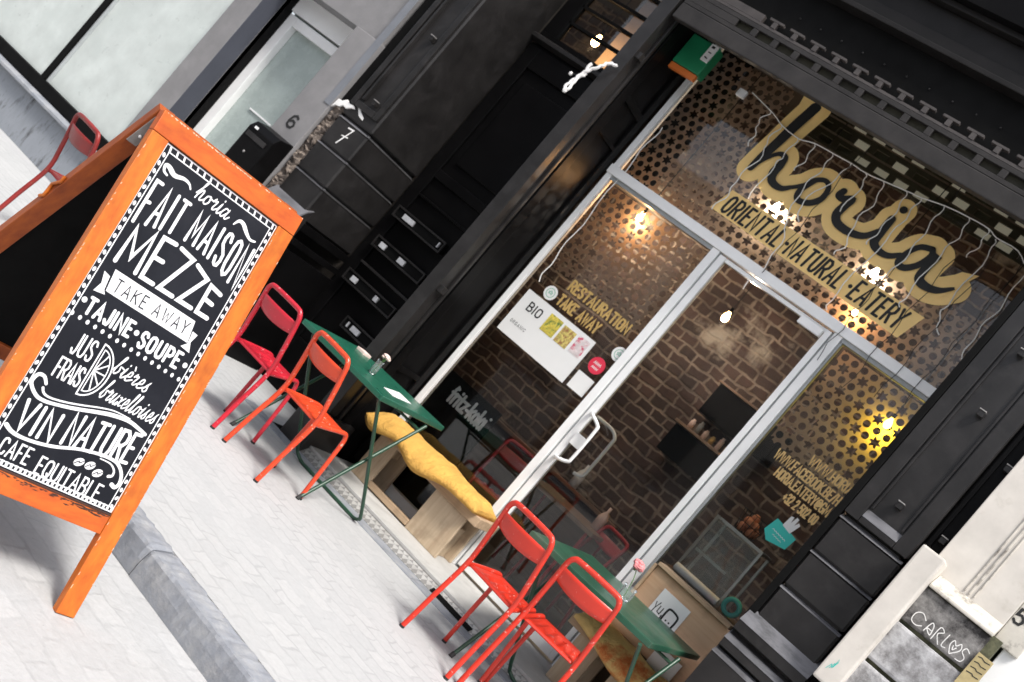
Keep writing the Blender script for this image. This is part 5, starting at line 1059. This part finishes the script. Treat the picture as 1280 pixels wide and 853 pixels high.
for i in range(6):
    x = -2.95+i*.07; h = rnd.uniform(.07, .12); o = MB().lathe([(0, 0), (.022, 0), (.022, h*.75), (.014, h*.85), (.014, h), (0, h)], (0, 0, 0), 12).build('spice_jar', rnd.choice(['pale', 'vglass', 'goldd', 'frameg']))
    o.location = (x, 8.45, 1.832); tag(o, 'small jar on the cupboard against the brick wall', 'jar', 'jars on the cupboard')
def bottle(label, x, y, z, mat, h=.22):
    o = MB().lathe([(0, 0), (.04, 0), (.042, h*.5), (.03, h*.65), (.012, h*.8), (.012, h), (0, h)], (0, 0, 0), 14).build('bottle', mat); o.location = (x, y, z); tag(o, label, 'bottle')
bottle('white squeeze bottle on the ledge behind the left window', -3.42, YB-.05, .862, 'frame'); bottle('pale bottle on the dark table inside', -2.86, 8.05, .777, 'pale', .2)
# counter with glass case, basket of eggs
ct = thing('counter', 'dark wooden shop counter behind the right window', 'counter', (-1.6, 7.6, .05)); kb_ = (-1.6, 7.6, .05)
MB().box(-2.02, -1.16, 7.12, 7.19, .05, .98).build('front', 'darkwood', ct, kb_, .004); MB().box(-2.04, -1.14, 7.08, 7.62, .983, 1.01).build('worktop', 'midwood', ct, kb_, .006)
gc = thing('glass_case', 'glass display case with steel edges on the counter', 'display case', (-1.75, 7.3, 1.01)); gk = (-1.75, 7.3, 1.01)
m = MB(); a, b, c, d, e, f = -1.96, -1.60, 7.16, 7.44, 1.012, 1.46
for x in (a, b):
    for y in (c, d): m.box(x-.010, x+.010, y-.010, y+.010, e, f-.011)
for y in (c, d): m.box(a-.010, b+.010, y-.010, y+.010, f-.010, f+.010); 
for x in (a, b): m.box(x-.009, x+.009, c+.011, d-.011, f-.009, f+.009)
m.build('edge_frame', 'steel', gc, gk, .002); MB().box(a+.012, b-.012, c, c+.004, e, f-.012).build('pane', 'vglass', gc, gk); MB().box(a+.012, b-.012, c+.02, d-.02, 1.22, 1.225).build('shelf', 'vglass', gc, gk)
MB().box(a+.012, b-.1, c+.03, c+.05, 1.20, 1.219).build('shelf_rail', 'steel', gc, gk, .002)
bk = thing('wire_basket', 'black wire basket of brown eggs on the glass case', 'basket', (-1.80, 7.3, 1.472)); bkb = (-1.80, 7.3, 1.472)
m = MB()
for zz, rr in ((.005, .075), (.07, .09), (.15, .10)): m.tube([(-1.80+rr*cos(i*pi/9), 7.3+rr*sin(i*pi/9), 1.472+zz) for i in range(19)], .0025, 5)
for i in range(14): a_ = i*pi/7; m.tube([(-1.80+.075*cos(a_), 7.3+.075*sin(a_), 1.475), (-1.80+.10*cos(a_), 7.3+.10*sin(a_), 1.622)], .0022, 5)
m.build('wires', 'wire', bk, bkb)
for i, (dx, dy, dz) in enumerate(((-.035, -.035, .035), (.035, -.03, .035), (0, .03, .035), (-.03, .0, .088), (.03, -.01, .085), (0, -.045, .085), (.05, .03, .05), (.0, .0, .13))):
    o = MB().lathe([(.001+.028*sin(pi*t/8)*(1-.08*cos(pi*t/8)), -.034*cos(pi*t/8)) for t in range(9)], (0, 0, 0), 14).build('egg', 'egg'); o.location = (-1.80+dx, 7.3+dy, 1.472+dz); tag(o, 'brown egg in the wire basket on the glass case', 'egg', 'eggs in the basket')
MB_ = MB().tube([(-1.93, 7.03, 1.05), (-1.58, 7.03, 1.05)], .03, 14); tag(MB_.build('foil_roll', 'frame', None, (-1.75, 7.03, 1.05)), 'white roll lying behind the glass above the plywood crate', 'roll')
tag(MB().box(-2.03, -1.3, 7.0, 7.075, .95, 1.019).build('window_shelf', 'darkwood', None, (-1.7, 7.04, .95), .004), 'narrow dark shelf along the right window carrying the white roll', 'shelf')
m = MB(); m.tube([(.05*cos(i*pi/10), 0, .05*sin(i*pi/10)) for i in range(21)], .017, 8, False); o = m.build('tape_roll', 'teal'); o.location = (-1.50, 7.04, 1.087); tag(o, 'teal ring of tape standing behind the crate', 'tape')
